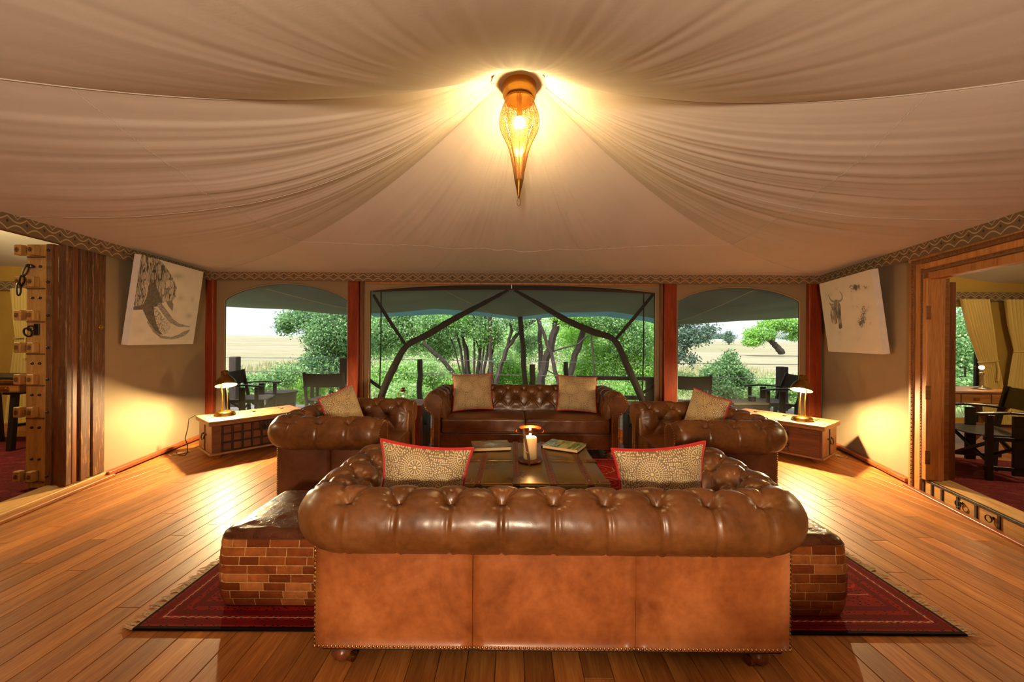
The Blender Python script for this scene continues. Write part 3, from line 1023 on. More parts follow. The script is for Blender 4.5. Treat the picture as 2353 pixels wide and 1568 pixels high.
link_ring((-0.17, -0.03, 1.37), 0.026, 0.020, (0, 0, 0.2)).build('ring', 'iron', rg, True)
link_ring((-0.185, -0.04, 1.335), 0.033, 0.036, (0.2, 0, 0.1), 0.007).build('ring', 'iron', rg, True)

# right doorway: carved frame, folding leaves, raised sill bound with iron
dr = empty_at('door_2', TR, 'structure')
slab('frame_stile', dr, (-0.05, 0.05), (-0.05, 0.0), (0.0, 2.10), 'frame_wood')
slab('carved_strip', dr, (-0.065, 0.0), (-0.088, -0.052), (0.0, 2.06), 'carved_dark')
slab('frame_stile', dr, (-0.055, 0.05), (-0.165, -0.09), (0.0, 2.06), 'frame_wood')
slab('carved_strip', dr, (-0.060, 0.0), (-0.195, -0.167), (0.10, 1.97), 'carved_lip')
slab('frame_stile', dr, (-0.045, 0.05), (-0.24, -0.197), (0.10, 1.94), 'frame_wood')
slab('lintel', dr, (-0.06, 0.05), (-2.2, 0.0), (2.055, 2.115), 'frame_wood')
slab('carved_strip', dr, (-0.07, 0.0), (-2.2, -0.052), (2.02, 2.055), 'carved_dark')
slab('lintel', dr, (-0.055, 0.05), (-2.2, -0.09), (1.965, 2.018), 'frame_wood')
slab('carved_strip', dr, (-0.06, 0.0), (-2.2, -0.167), (1.935, 1.963), 'carved_lip')
slab('lintel', dr, (-0.045, 0.05), (-2.2, -0.197), (1.87, 1.933), 'frame_wood')
def carve(name_i, horiz):
    st_ = [c for c in dr.children if c.name.startswith('carved_strip')][name_i]
    mb = MB()
    if not horiz:
        y, x, z0, z1, w = ((-0.070, -0.066, 0.0, 2.06, 0.030), (-0.181, -0.061, 0.10, 1.97, 0.022))[name_i]
        n_ = int((z1 - z0) / (w * 1.25))
        for k in range(n_):
            zc_ = z0 + (k + 0.5) * (z1 - z0) / n_
            T_ = Matrix.Translation((x, y, zc_)) @ Matrix.Rotation(R(45), 4, 'X')
            mb.cbox((0, 0, 0), (0.012, w * 0.62, w * 0.62), 0.005, T_)
            mb.cbox((x - 0.001, y, zc_ + w * 0.62), (0.008, w * 0.9, 0.006), 0.002)
    else:
        z, x, y0, y1, w = ((2.0375, -0.071, -2.2, -0.052, 0.030), (1.949, -0.061, -2.2, -0.167, 0.022))[name_i - 2]
        n_ = int((y1 - y0) / (w * 1.25))
        for k in range(n_):
            yc_ = y0 + (k + 0.5) * (y1 - y0) / n_
            T_ = Matrix.Translation((x, yc_, z)) @ Matrix.Rotation(R(45), 4, 'X')
            mb.cbox((0, 0, 0), (0.012, w * 0.62, w * 0.62), 0.005, T_)
    o_ = mb.build('carved_beads', 'carved_dark', st_); o_['kind'] = 'stuff'
for q_ in range(4): carve(q_, q_ > 1)
th = slab('sill', dr, (-0.04, 0.16), (-2.2, -0.09), (0.0, 0.125), 'threshold_wood')
slab('iron_edge', th, (-0.046, -0.02), (-2.2, -0.09), (0.108, 0.128), 'iron', 0.002)
slab('step_strip', dr, (-0.10, -0.05), (-2.2, -0.02), (0.0, 0.018), 'skirting_wood', 0.003)
for yy in (-0.19, -0.29, -0.40, -0.56, -0.73, -0.92, -1.12, -1.35):
    slab('iron_band', th, (-0.047, -0.036), (yy - 0.012, yy + 0.012), (0.005, 0.112), 'iron', 0.002)
for yy in (-0.60, -0.87, -1.2):
    pl = MB().cbox((-0.047, yy, 0.075), (0.010, 0.03, 0.022), 0.003).build('ring_plate', 'iron', th)
    link_ring((-0.060, yy + 0.01, 0.062), 0.027, 0.024, (0.0, 0.1, PI / 2), 0.0042).build('ring', 'iron', pl, True)

lf = thing('folding_door', 'brown folding door leaves with mortised edges standing open inside the right doorway', 'door', (3.60, 3.44, 0.13), R(-8))
def fslab(name, x, y, z, mat): return slab(name, lf, x, y, z, mat, 0.004)
fslab('door_edge', (-0.015, 0.125), (0.0, 0.045), (0.0, 1.75), 'frame_wood')
fslab('door_leaf', (0.13, 0.185), (0.03, 0.075), (0.0, 1.75), 'desk_wood')
fslab('door_leaf', (0.19, 0.25), (0.05, 0.095), (0.0, 1.72), 'jamb_brown')
for z in (1.45, 0.76, 0.20):
    fslab('tenon', (-0.025, 0.015), (-0.008, 0.0), (z - 0.06, z + 0.06), 'desk_wood')
hl = MB().tube([(0.262, 0.03, 0.98), (0.275, 0.0, 0.98), (0.275, 0.0, 0.90), (0.262, 0.03, 0.90)], 0.006, 6).build('pull_handle', 'iron', lf, True)
# ================================================================ CHESTERFIELD SEATS
def lattice_disp(s, t, ds, t0, dt, rows):
    """outward displacement of buttoned leather over (s,t); buttons at the lattice points of rows"""
    u = s / ds; v = (t - t0) / dt
    a = u - v / 2; b = u + v / 2
    fa = np.abs(a - np.round(a)); fb = np.abs(b - np.round(b))
    bulge = np.sqrt(np.abs(np.sin(PI * a) * np.sin(PI * b)) + 1e-6)
    groove = np.exp(-(np.minimum(fa, fb) * ds / 0.010) ** 2)
    low = smoothstep(-0.35, 0.05, v)                        # 1 above the top row of buttons
    fade_bot = 1 - smoothstep(rows - 0.55, rows + 0.15, v)
    quilt = (0.014 * bulge - 0.006 * groove) * low * fade_bot
    fu = np.abs(u - np.round(u))
    pleat = np.exp(-(fu * ds / 0.0055) ** 2)
    lip = np.exp(-((fu * ds - 0.014) / 0.007) ** 2)
    side = (np.where(u - np.round(u) > 0, 1.0, 0.25)) * lip
    bb = np.sqrt(np.abs(np.sin(PI * u)) + 1e-6)
    outer = (0.006 * bb * smoothstep(-2.6, -0.6, v) - 0.006 * pleat + 0.0035 * side) * (1 - low)
    d = quilt + outer
    # dimples
    for k in range(rows):
        uo = 0.5 * (k % 2)
        uu = u - uo
        du = (uu - np.round(uu)) * ds
        dv = (v - k) * dt
        rr = np.sqrt(du ** 2 + dv ** 2)
        an = np.arctan2(dv, du)
        d -= 0.040 * np.exp(-(rr / 0.030) ** 1.6)
        d += 0.0042 * np.sin(an * 13 + 3 * np.sin(np.round(uu) * 7.3)) * np.exp(-((rr - 0.040) / 0.026) ** 2)
    return d

def chesterfield(name, label, cat, W, D, loc, rz, group, ncush=2, zc=0.602, r=0.118, seat_z=0.44, ds0=0.205, back_seams=3):
    root = thing(name, label, cat, loc, rz, group)
    a = W / 2 - r; rc = 0.13; yb = r; yf = D - 0.035
    L1 = yf - (yb + rc); Lc = rc * PI / 2; L2 = 2 * (a - rc)
    Lt = 2 * L1 + 2 * Lc + L2
    n_mid = round(Lt / ds0); ds = Lt / n_mid
    def path(s):
        if s < L1: return (-a, yf - s), (-1, 0)
        s -= L1
        if s < Lc:
            th = PI + s / rc
            return (-a + rc + rc * math.cos(th), yb + rc + rc * math.sin(th)), (math.cos(th), math.sin(th))
        s -= Lc
        if s < L2: return (-a + rc + s, yb), (0, -1)
        s -= L2
        if s < Lc:
            th = 1.5 * PI + s / rc
            return (a - rc + rc * math.cos(th), yb + rc + rc * math.sin(th)), (math.cos(th), math.sin(th))
        s -= Lc
        return (a, yb + rc + s), (1, 0)
    # profile: offset outward o, height z
    prof = []
    for q in np.linspace(-82, 150, 80):
        prof.append((r * math.cos(R(q)), zc + r * math.sin(R(q))))
    o1, z1 = prof[-1]
    for q in np.linspace(0, 1, 34)[1:]:
        prof.append((o1 - 0.035 * math.sin(q * PI / 2) - 0.02 * q, z1 + (seat_z - 0.05 - z1) * q))
    prof = np.array(prof)
    seg = np.linalg.norm(np.diff(prof, axis=0), axis=1); tl = np.concatenate([[0], np.cumsum(seg)])
    nt = 92
    tt = np.linspace(0, tl[-1], nt)
    po = np.interp(tt, tl, prof[:, 0]); pz = np.interp(tt, tl, prof[:, 1])
    go, gz = np.gradient(po), np.gradient(pz)
    gl = np.hypot(go, gz)
    no, nz = gz / gl, -go / gl                       # outward normal of the profile
    ns = int(Lt / 0.0085)
    ss = np.linspace(0, Lt, ns)
    t0 = r * R(82 + 66); dt = 0.128
    Sg, Tg = np.meshgrid(ss - L1 - Lc - (0 if n_mid % 2 == 0 else 0), tt, indexing='ij')
    # lattice phase: symmetric about the middle of the back
    Sg = Sg - L2 / 2 + (ds / 2 if n_mid % 2 else 0)
    disp = lattice_disp(Sg, Tg, ds, t0, dt, 3)
    endf = np.minimum(ss, Lt - ss)
    fade = smoothstep(0.01, 0.09, endf)[:, None]
    disp = disp * fade
    # fine creases in the leather
    disp += 0.0022 * (vnoise(Sg * 22, Tg * 30, 4) - 0.5) + 0.0012 * (vnoise(Sg * 60, Tg * 50, 9) - 0.5)
    e = 0.05
    sc = np.where(endf < e, np.sqrt(np.clip(1 - ((e - endf) / e) ** 2 * 0.30, 0, 1)), 1.0)
    P = np.zeros((ns, nt, 3))
    co_, cz_ = -0.02, zc - 0.03
    for i, s in enumerate(ss):
        (px, py), (nx, ny) = path(s)
        o = po + no * disp[i]; z = pz + nz * disp[i]
        o = co_ + (o - co_) * sc[i]; z = cz_ + (z - cz_) * sc[i]
        P[i, :, 0] = px + nx * o; P[i, :, 1] = py + ny * o; P[i, :, 2] = z
    mb = MB().grid(P[:, ::-1])
    k = 0
    mb.f.append(tuple(range(0, nt))); mb.f.append(tuple(range((ns - 1) * nt, ns * nt))[::-1])
    mb.build('buttoned_roll', 'sofa_leather', root, 'all')
    # buttons
    bm_ = MB().lathe([(0.0, 0.006), (0.007, 0.005), (0.010, 0.0), (0.008, -0.004), (0.0, -0.005)], 8).mesh('button', 'sofa_leather', 'all')
    base = np.round((ss[0] - L1 - Lc - L2 / 2) / ds) - 1
    off = (ds / 2 if n_mid % 2 else 0)
    for k in range(3):
        for q in range(-n_mid, n_mid + 1):
            s = (q + 0.5 * (k % 2)) * ds - off + L2 / 2 + L1 + Lc
            if s < 0.07 or s > Lt - 0.07: continue
            t = t0 + k * dt
            if t > tl[-1] - 0.02: continue
            i = int(np.clip(round(s / Lt * (ns - 1)), 0, ns - 1)); j = int(np.clip(round(t / tl[-1] * (nt - 1)), 0, nt - 1))
            (px, py), (nx, ny) = path(s)
            nrm = Vector((nx * no[j], ny * no[j], nz[j]))
            p = Vector(P[i, j]) + nrm * 0.002
            T = Matrix.Translation(p) @ nrm.to_track_quat('Z', 'Y').to_matrix().to_4x4()
            b = link('button', bm_, root); b.matrix_local = T
    # outer panels of plain leather
    bo = W / 2 - 0.108; z0p, z1p = 0.10, zc - r + 0.045
    def panel(name, p0, p1, nrm, mat='sofa_panel_leather'):
        p0, p1, nrm = Vector(p0), Vector(p1), Vector(nrm)
        nu, nv = 14, 10
        G_ = np.zeros((nu, nv, 3)); B_ = np.zeros((nu, nv, 3))
        for i in range(nu):
            for j in range(nv):
                u, v = i / (nu - 1), j / (nv - 1)
                ed = min(1, 14 * u, 14 * (1 - u)) ** 0.5
                bul = 0.004 * ed + 0.004 * math.sin(PI * u) * math.sin(PI * v)
                q = p0.lerp(p1, u) + nrm * bul
                G_[i, j] = (q.x, q.y, z0p + (z1p - z0p) * v)
                q2 = p0.lerp(p1, u) - nrm * 0.03
                B_[i, j] = (q2.x, q2.y, z0p + (z1p - z0p) * v)
        m2 = MB().grid(G_).grid(B_[::-1])
        kk = nu * nv
        for j in range(nv - 1):
            for i in (0, nu - 1):
                m2.f.append((i * nv + j, i * nv + j + 1, kk + (nu - 1 - i) * nv + j + 1, kk + (nu - 1 - i) * nv + j))
        for i in range(nu - 1):
            for j in (0, nv - 1):
                m2.f.append((i * nv + j, (i + 1) * nv + j, kk + (nu - 2 - i) * nv + j, kk + (nu - 1 - i) * nv + j))
        return m2.build(name, mat, root, 'all')
    yb0 = 0.108
    edges = np.linspace(-bo, bo, back_seams + 1)
    if back_seams == 3: edges = np.array([-bo, -bo * 0.335, bo * 0.352, bo])
    for i in range(back_seams):
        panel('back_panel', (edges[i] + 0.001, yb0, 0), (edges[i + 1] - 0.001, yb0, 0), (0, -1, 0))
    ym = (yb0 + D) / 2
    for sx in (-1, 1):
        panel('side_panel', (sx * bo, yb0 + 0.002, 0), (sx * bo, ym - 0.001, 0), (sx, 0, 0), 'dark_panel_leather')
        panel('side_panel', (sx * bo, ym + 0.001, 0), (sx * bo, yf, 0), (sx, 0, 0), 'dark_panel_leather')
    # arm fronts: scroll shaped facings
    for sx in (-1, 1):
        pts = []
        rr = r - 0.012
        for q in np.linspace(-70, 165, 22):
            pts.append((rr * math.cos(R(q)), zc + rr * math.sin(R(q))))
        pts += [(-0.085, zc - 0.06), (-0.075, zc - 0.14), (-0.075, 0.10), (0.012, 0.10), (0.012, zc - 0.14)]
        pts = [(sx * (a + p[0]), p[1]) for p in pts]
        if sx > 0: pts = pts[::-1]
        af = MB().prism(pts, D - 0.06, D - 0.004).build('arm_front', 'sofa_leather', root, 30)
        nails = MB()
        ring = [Vector((p[0], D - 0.003, p[1])) for p in pts]
        tot = 0; acc = 0.0
        cx_ = sum(p[0] for p in pts) / len(pts); cz2 = zc
        for i in range(len(ring)):
            p, q = ring[i], ring[(i + 1) % len(ring)]
            if p.z < 0.12 and q.z < 0.12: continue
            L = (q - p).length
            m = max(1, int(L / 0.014))
            for kx in range(m):
                c = p.lerp(q, kx / m)
                ctr = Vector((sx * (a - 0.03), c.y, c.z if c.z < zc - 0.1 else zc))
                dirv = (ctr - c)
                if dirv.length > 1e-6: c = c + dirv.normalized() * 0.012
                nails.lathe([(0.0052, 0.0), (0.004, 0.0025), (0.0, 0.004)], 6, (0, 0, 0), Matrix.Translation(c) @ Matrix.Rotation(-PI / 2, 4, 'X'), cap=False)
        o = nails.build('nailhead_trim', 'nail_brass', af, 'all'); o['kind'] = 'stuff'
    # nail row along the foot of the panels
    nails = MB()
    def nail_row(p0, p1, rot, step=0.0165):
        p0, p1 = Vector(p0), Vector(p1); L = (p1 - p0).length; m = int(L / step)
        for i in range(m + 1):
            nails.lathe([(0.0068, 0.0), (0.0055, 0.0035), (0.0, 0.0055)], 8, (0, 0, 0), Matrix.Translation(p0.lerp(p1, i / m)) @ rot, cap=False)
    nail_row((-bo, yb0 - 0.003, 0.108), (bo, yb0 - 0.003, 0.108), Matrix.Rotation(PI / 2, 4, 'X'))
    for sx in (-1, 1):
        nail_row((sx * (bo + 0.003), yb0, 0.108), (sx * (bo + 0.003), yf, 0.108), Matrix.Rotation(sx * PI / 2, 4, 'Y'))
        nail_row((sx * (bo + 0.003), yb0 + 0.006, 0.115), (sx * (bo + 0.003), yb0 + 0.006, z1p - 0.02), Matrix.Rotation(sx * PI / 2, 4, 'Y'))
    nail_row((-a + 0.03, D - 0.055, 0.108), (a - 0.03, D - 0.055, 0.108), Matrix.Rotation(-PI / 2, 4, 'X'))
    o = nails.build('nailhead_row', 'nail_brass', root, 'all'); o['kind'] = 'stuff'
    # base, rail, seat
    iw = W - 2 * r - 0.16          # clear width between the arms
    MB().box((0, D / 2, 0.19), (2 * bo - 0.06, D - 0.22, 0.2)).build('seat_frame', 'dark_seam', root)
    def rail(q):
        x, y, z = q[..., 0], q[..., 1], q[..., 2]
        out = q.copy()
        out[..., 1] = y + np.where(y > 0, 0.006 * np.sin(x * 14) ** 2, 0)
        return out
    merged(rounded(iw + 0.13, 0.05, 0.175, 0.018, 12, 3, rail), 'front_rail', 'sofa_leather', root, 'all', (0, D - 0.085, 0.19))
    rl = [c for c in root.children if c.name.startswith('front_rail')][0]
    for q in range(int(iw / 0.3)):
        b = link('button', bm_, rl); b.location = (-iw / 2 + 0.15 + 0.3 * q, 0.03, 0.02); b.rotation_euler = (-PI / 2, 0, 0)
    cw = iw / ncush
    ydep = D - 0.06 - (2 * r + 0.05)
    for q in range(ncush):
        def crown(p):
            x, y, z = p[..., 0] / (cw / 2), p[..., 1] / (ydep / 2), p[..., 2]
            out = p.copy()
            f = (1 - np.clip(np.abs(x), 0, 1) ** 2.5) * (1 - np.clip(np.abs(y), 0, 1) ** 2.5)
            out[..., 2] = z + np.where(z > 0, 0.028 * f, 0) + 0.004 * (vnoise(p[..., 0] * 9, p[..., 1] * 9 + z * 30, q) - 0.5)
            front = np.where(p[..., 1] > ydep / 2 - 0.03, 1, 0)
            out[..., 1] = p[..., 1] + front * 0.010 * (vnoise(p[..., 0] * 26, z * 9, 5 + q) - 0.3)
            return out
        cu = merged(rounded(cw - 0.006, ydep, 0.16, 0.022, 26, 4, crown), 'seat_cushion', 'sofa_leather', root, 'all', (-iw / 2 + cw * (q + 0.5), 2 * r + 0.05 + ydep / 2 + 0.03, seat_z - 0.0825))
        for zz in (0.072, -0.070):
            hx, hy = cw / 2 - 0.006, ydep / 2 - 0.003
            MB().tube([(-hx, -hy, zz), (-hx, hy - 0.02, zz), (-hx + 0.02, hy + 0.004, zz), (hx - 0.02, hy + 0.004, zz), (hx, hy - 0.02, zz), (hx, -hy, zz)], 0.0045, 6).build('cushion_piping', 'dark_panel_leather', cu, True)
    # bun feet on castors
    ft = MB().cbox((0, 0, 0.088), (0.11, 0.07, 0.03), 0.003).lathe([(0.0, 0.075), (0.030, 0.075), (0.034, 0.066), (0.030, 0.060), (0.044, 0.045), (0.046, 0.032), (0.036, 0.014), (0.024, 0.010), (0.0, 0.010)], 20).mesh('foot', 'foot_wood', True)
    cs = MB().tube([(0, 0.032, 0.02), (0, 0.056, 0.02)], 0.020, 14).tube([(0, 0.026, 0.02), (0, 0.062, 0.02)], 0.008, 8).mesh('castor', 'old_brass', True)
    for sx in (-1, 1):
        for y in (yb0 + 0.075, D - 0.13):
            f = link('foot', ft, root, (sx * (bo - 0.08), y, 0))
            link('castor', cs, f, None, (0, 0, sx * 1.9))
    return root

sofa1 = chesterfield('chesterfield_sofa', 'large brown buttoned leather sofa nearest the camera, seen from its plain back', 'sofa', 2.09, 0.88, (0.165, 1.465, 0.0), R(-0.25), 'brown leather chesterfield seats')
sofa2 = chesterfield('chesterfield_sofa', 'brown buttoned leather sofa under the window facing us with two patterned cushions', 'sofa', 2.25, 0.92, (0.157, 5.245, 0.014), PI, 'brown leather chesterfield seats')
chair1 = chesterfield('chesterfield_armchair', 'brown leather armchair left of the trunk table, its back to the left wall', 'armchair', 1.17, 0.90, (-1.845, 3.43, 0.0125), -PI / 2, 'brown leather chesterfield seats', 1, back_seams=1)
chair2 = chesterfield('chesterfield_armchair', 'brown leather armchair right of the trunk table, its back to the right wall', 'armchair', 1.12, 0.90, (2.055, 3.36, 0.0125), PI / 2, 'brown leather chesterfield seats', 1, back_seams=1)

# ---------------------------------------------------------------- ottomans of stitched leather patches
def ottoman(label, x0, x1, y0, y1, H):
    cx, cy = (x0 + x1) / 2, (y0 + y1) / 2
    root = thing('patchwork_ottoman', label, 'ottoman', (cx, cy, 0.014), 0, 'patchwork leather ottomans')
    W, D = x1 - x0, y1 - y0
    rc = 0.055
    # outline as a function of perimeter distance, starting front-left
    segs = [('l', (-W / 2 + rc, -D / 2), (W / 2 - rc, -D / 2), (0, -1)), ('a', (W / 2 - rc, -D / 2 + rc), -PI / 2), ('l', (W / 2, -D / 2 + rc), (W / 2, D / 2 - rc), (1, 0)), ('a', (W / 2 - rc, D / 2 - rc), 0),
            ('l', (W / 2 - rc, D / 2), (-W / 2 + rc, D / 2), (0, 1)), ('a', (-W / 2 + rc, D / 2 - rc), PI / 2), ('l', (-W / 2, D / 2 - rc), (-W / 2, -D / 2 + rc), (-1, 0)), ('a', (-W / 2 + rc, -D / 2 + rc), PI)]
    lens = [math.hypot(s[2][0] - s[1][0], s[2][1] - s[1][1]) if s[0] == 'l' else rc * PI / 2 for s in segs]
    tot = sum(lens)
    def outline(u):
        u = u % tot
        for s, L in zip(segs, lens):
            if u <= L:
                if s[0] == 'l':
                    q = u / L
                    return (s[1][0] + (s[2][0] - s[1][0]) * q, s[1][1] + (s[2][1] - s[1][1]) * q), s[3]
                th = s[2] + u / rc
                return (s[1][0] + rc * math.cos(th), s[1][1] + rc * math.sin(th)), (math.cos(th), math.sin(th))
            u -= L
        return (segs[0][1], segs[0][3])
    zt = H - 0.045
    def side(u, z, push=0.0):
        (x, y), (nx, ny) = outline(u)
        b = 0.014 * math.sin(PI * min(1, max(0, z / zt))) - (0.012 * (1 - min(1, z / 0.05))) + push
        return (x + nx * b, y + ny * b, z)
    nu = 96
    Pb = np.array([[side(tot * i / nu, z) for z in np.linspace(0.004, zt, 12)] for i in range(nu + 1)])
    MB().grid(Pb).build('body', 'stitch', root, 'all')
    rows = 8; rh = zt / rows
    rr = random.Random(int(cx * 100))
    for k in range(rows):
        u = rr.random() * 0.1 + (0.06 if k % 2 else 0)
        u_end = u + tot
        while u < u_end - 0.03:
            L = rr.uniform(0.10, 0.145)
            if u + L > u_end - 0.05: L = u_end - u
            g_ = 0.0016
            a_, b_ = u + g_, u + L - g_
            z0, z1 = 0.004 + k * rh + g_, 0.004 + (k + 1) * rh - g_
            us = np.linspace(a_, b_, 6); zs = np.linspace(z0, z1, 4)
            Pq = np.array([[side(uu, zz, 0.0015 + 0.0025 * math.sin(PI * (uu - a_) / (b_ - a_)) ** 0.5 * math.sin(PI * (zz - z0) / (z1 - z0)) ** 0.5) for zz in zs] for uu in us])
            MB().grid(Pq).build('leather_patch', 'patch_leather', root, 'all')
            u += L
    # crowned, creased top
    n = 64; m = 34
    Pt = np.zeros((n + 1, m, 3))
    for i in range(n + 1):
        (x, y), (nx, ny) = outline(tot * i / n)
        for j in range(m):
            q = j / (m - 1)
            f = 1 - q
            if q < 0.25:
                a_ = q / 0.25 * PI / 2
                ins = 0.05 * (1 - math.cos(a_)); zz = zt + 0.040 * math.sin(a_)
                px, py = x - nx * ins, y - ny * ins
            else:
                s_ = 1 - (q - 0.25) / 0.75
                px, py = (x - nx * 0.05) * s_, (y - ny * 0.05) * s_
                zz = zt + 0.040 + 0.014 * (1 - s_ ** 2)
            wr = 0.010 * (abs(float(vnoise(px * 9 + py * 6, py * 13 - px * 4, 2)) - 0.5)) + 0.005 * abs(float(vnoise(px * 26, py * 26 + px * 9, 8)) - 0.5)
            Pt[i, j] = (px, py, zz - wr * min(1, q * 5))
    MB().grid(Pt[::-1]).build('top_panel', 'ottoman_top_leather', root, 'all')
    MB().tube([side(tot * i / 64, zt + 0.002, 0.001) for i in range(64)], 0.004, 5, closed=True).build('top_piping', 'dark_panel_leather', root, True)
    return root
ottoman('brown patchwork leather ottoman on the rug left of the near sofa', -1.425, -0.86, 1.935, 2.50, 0.375)
ottoman('brown patchwork leather ottoman on the rug right of the near sofa', 1.145, 1.605, 1.885, 2.45, 0.385)

# ---------------------------------------------------------------- cushions
def cushion(label, w, h, t, loc, rot, seed=0, group='medallion cushions', sag=0.07, pr=0.0055):
    root = thing('cushion', label, 'cushion', loc, 0, group)
    root.rotation_euler = rot
    n = 40
    u = np.linspace(-1, 1, n)
    U, Vv = np.meshgrid(u, u, indexing='ij')
    th = (np.clip((1 - np.abs(U) ** 2.6), 0, 1) * np.clip((1 - np.abs(Vv) ** 2.6), 0, 1)) ** 0.55
    cx = 1 - sag * (1 - Vv ** 2) * np.abs(U) ** 2
    cz = 1 - sag * 0.9 * (1 - U ** 2) * np.abs(Vv) ** 2
    X = U * w / 2 * cx
    Z = Vv * h / 2 * cz
    wr = 0.012 * (vnoise(U * 3 + seed, Vv * 3, seed) - 0.5) * th + 0.005 * (vnoise(U * 9, Vv * 7 + seed, seed + 3) - 0.5) * th
    mb = MB()
    UV = np.stack([X + 0.013 * seed, Z + 0.017 * seed], -1)
    for sg in (-1, 1):
        P = np.stack([X, sg * t / 2 * th + wr, Z + h / 2], -1)
        mb.grid(P if sg > 0 else P[::-1], UV if sg > 0 else UV[::-1])
    mb.build('cover', 'cushion_fabric', root, 'all')
    ring = []
    for i in range(n): ring.append((X[i, 0], 0, Z[i, 0] + h / 2))
    for i in range(1, n): ring.append((X[-1, i], 0, Z[-1, i] + h / 2))
    for i in range(n - 2, -1, -1): ring.append((X[i, -1], 0, Z[i, -1] + h / 2))
    for i in range(n - 2, 0, -1): ring.append((X[0, i], 0, Z[0, i] + h / 2))
    tag(MB().tube(ring, pr, 7, closed=True).build('piping', 'red_piping', root, True), 'red corded piping')
    return root
cushion('patterned cushion with red piping standing in the left half of the near sofa', 0.42, 0.355, 0.15, (-0.425, 1.885, 0.492), (R(9), R(6), R(3)), 1, sag=0.13, pr=0.0075)
cushion('patterned cushion with red piping standing in the right half of the near sofa', 0.42, 0.355, 0.15, (0.715, 1.885, 0.492), (R(9), R(-6), R(-4)), 2, sag=0.13, pr=0.0075)
cushion('square patterned cushion leaning at the left end of the window sofa', 0.47, 0.43, 0.15, (-0.45, 4.66, 0.492), (R(-17), R(-3), R(3)), 3)
cushion('square patterned cushion leaning at the right end of the window sofa', 0.46, 0.42, 0.15, (0.755, 4.615, 0.492), (R(-17), R(3), R(-2)), 4)
cushion('patterned cushion tilted on the left armchair', 0.37, 0.37, 0.14, (-1.40, 3.46, 0.52), (R(-12), R(-14), R(66)), 5)
cushion('patterned cushion tilted on the right armchair', 0.37, 0.37, 0.14, (1.60, 3.40, 0.515), (R(-12), R(10), R(-66)), 6)
# ================================================================ RUG
rug = thing('afghan_rug', 'dark red patterned rug with cream fringes under the sofas and table', 'rug', (0.18, 3.12, 0.0))
mb = MB().cbox((0, 0, 0.0065), (3.76, 2.66, 0.011), 0.003)
mb.build('pile', 'rug_wool', rug)
fr = MB()
fz = random.Random(5)
for sx in (-1, 1):
    for k in range(330):
        y = -1.33 + 2.66 * k / 329
        L = fz.uniform(0.035, 0.075); a = fz.uniform(-0.6, 0.6)
        x0 = sx * 1.878
        p0 = (x0, y, 0.008); p1 = (x0 + sx * L * 0.5, y + L * 0.35 * a, 0.010); p2 = (x0 + sx * L, y + L * a + fz.uniform(-.01, .01), 0.004)
        fr.tube([p0, p1, p2], [0.0035, 0.003, 0.0015], 4)
o = fr.build('fringe', 'fringe_thread', rug); o['kind'] = 'stuff'
RZ = 0.0135

# ================================================================ TRUNK TABLE
T = thing('trunk_coffee_table', 'long low leather trunk used as coffee table in the middle of the seats', 'coffee table', (0.148, 2.89, RZ))
TW, TD, TH = 0.915, 0.98, 0.437
MB().cbox((0, 0, 0.155), (TW - 0.01, TD - 0.01, 0.31), 0.008).build('trunk_body', 'trunk_leather', T)
merged(rounded(TW, TD, 0.125, 0.014, 4, 3), 'trunk_lid', 'trunk_leather', T, 'all', (0, 0, TH - 0.0625))
MB().cbox((0, 0, 0.312), (TW + 0.004, TD + 0.004, 0.006), 0.002).build('lid_seam', 'dark_seam', T)
for x in (-0.345, -0.115, 0.11, 0.335):
    st = MB().cbox((x, 0, TH + 0.002), (0.042, TD + 0.012, 0.006), 0.002).cbox((x, -TD / 2 - 0.003, 0.22), (0.042, 0.006, 0.43), 0.002).cbox((x, TD / 2 + 0.003, 0.22), (0.042, 0.006, 0.43), 0.002).build('leather_strap', 'strap_leather', T)
    stud = MB()
    for k in range(24):
        y = -TD / 2 + 0.02 + k * (TD - 0.04) / 23
        stud.lathe([(0.006, 0), (0.004, 0.003), (0, 0.004)], 6, (x, y, TH + 0.005), None, False)
    q = stud.build('strap_studs', 'copper_brown', st, 'all'); q['kind'] = 'stuff'
for y in (-0.02, -0.475):
    for a, b in ((-0.455, -0.37), (-0.32, -0.14), (-0.09, 0.085), (0.135, 0.31), (0.36, 0.455)):
        MB().cbox(((a + b) / 2, y, TH + 0.001), (b - a, 0.024, 0.008), 0.004).build('brass_rib', 'old_brass', T)
for sx in (-1, 1):
    for y in (-0.02, 0.44, -0.44):
        MB().cbox((sx * (TW / 2 - 0.032), y, TH + 0.002), (0.07, 0.055, 0.007), 0.003).cbox((sx * (TW / 2 + 0.003), y, TH - 0.05), (0.008, 0.055, 0.1), 0.002).build('corner_patch', 'strap_leather', T)
TT = RZ + TH + 0.006

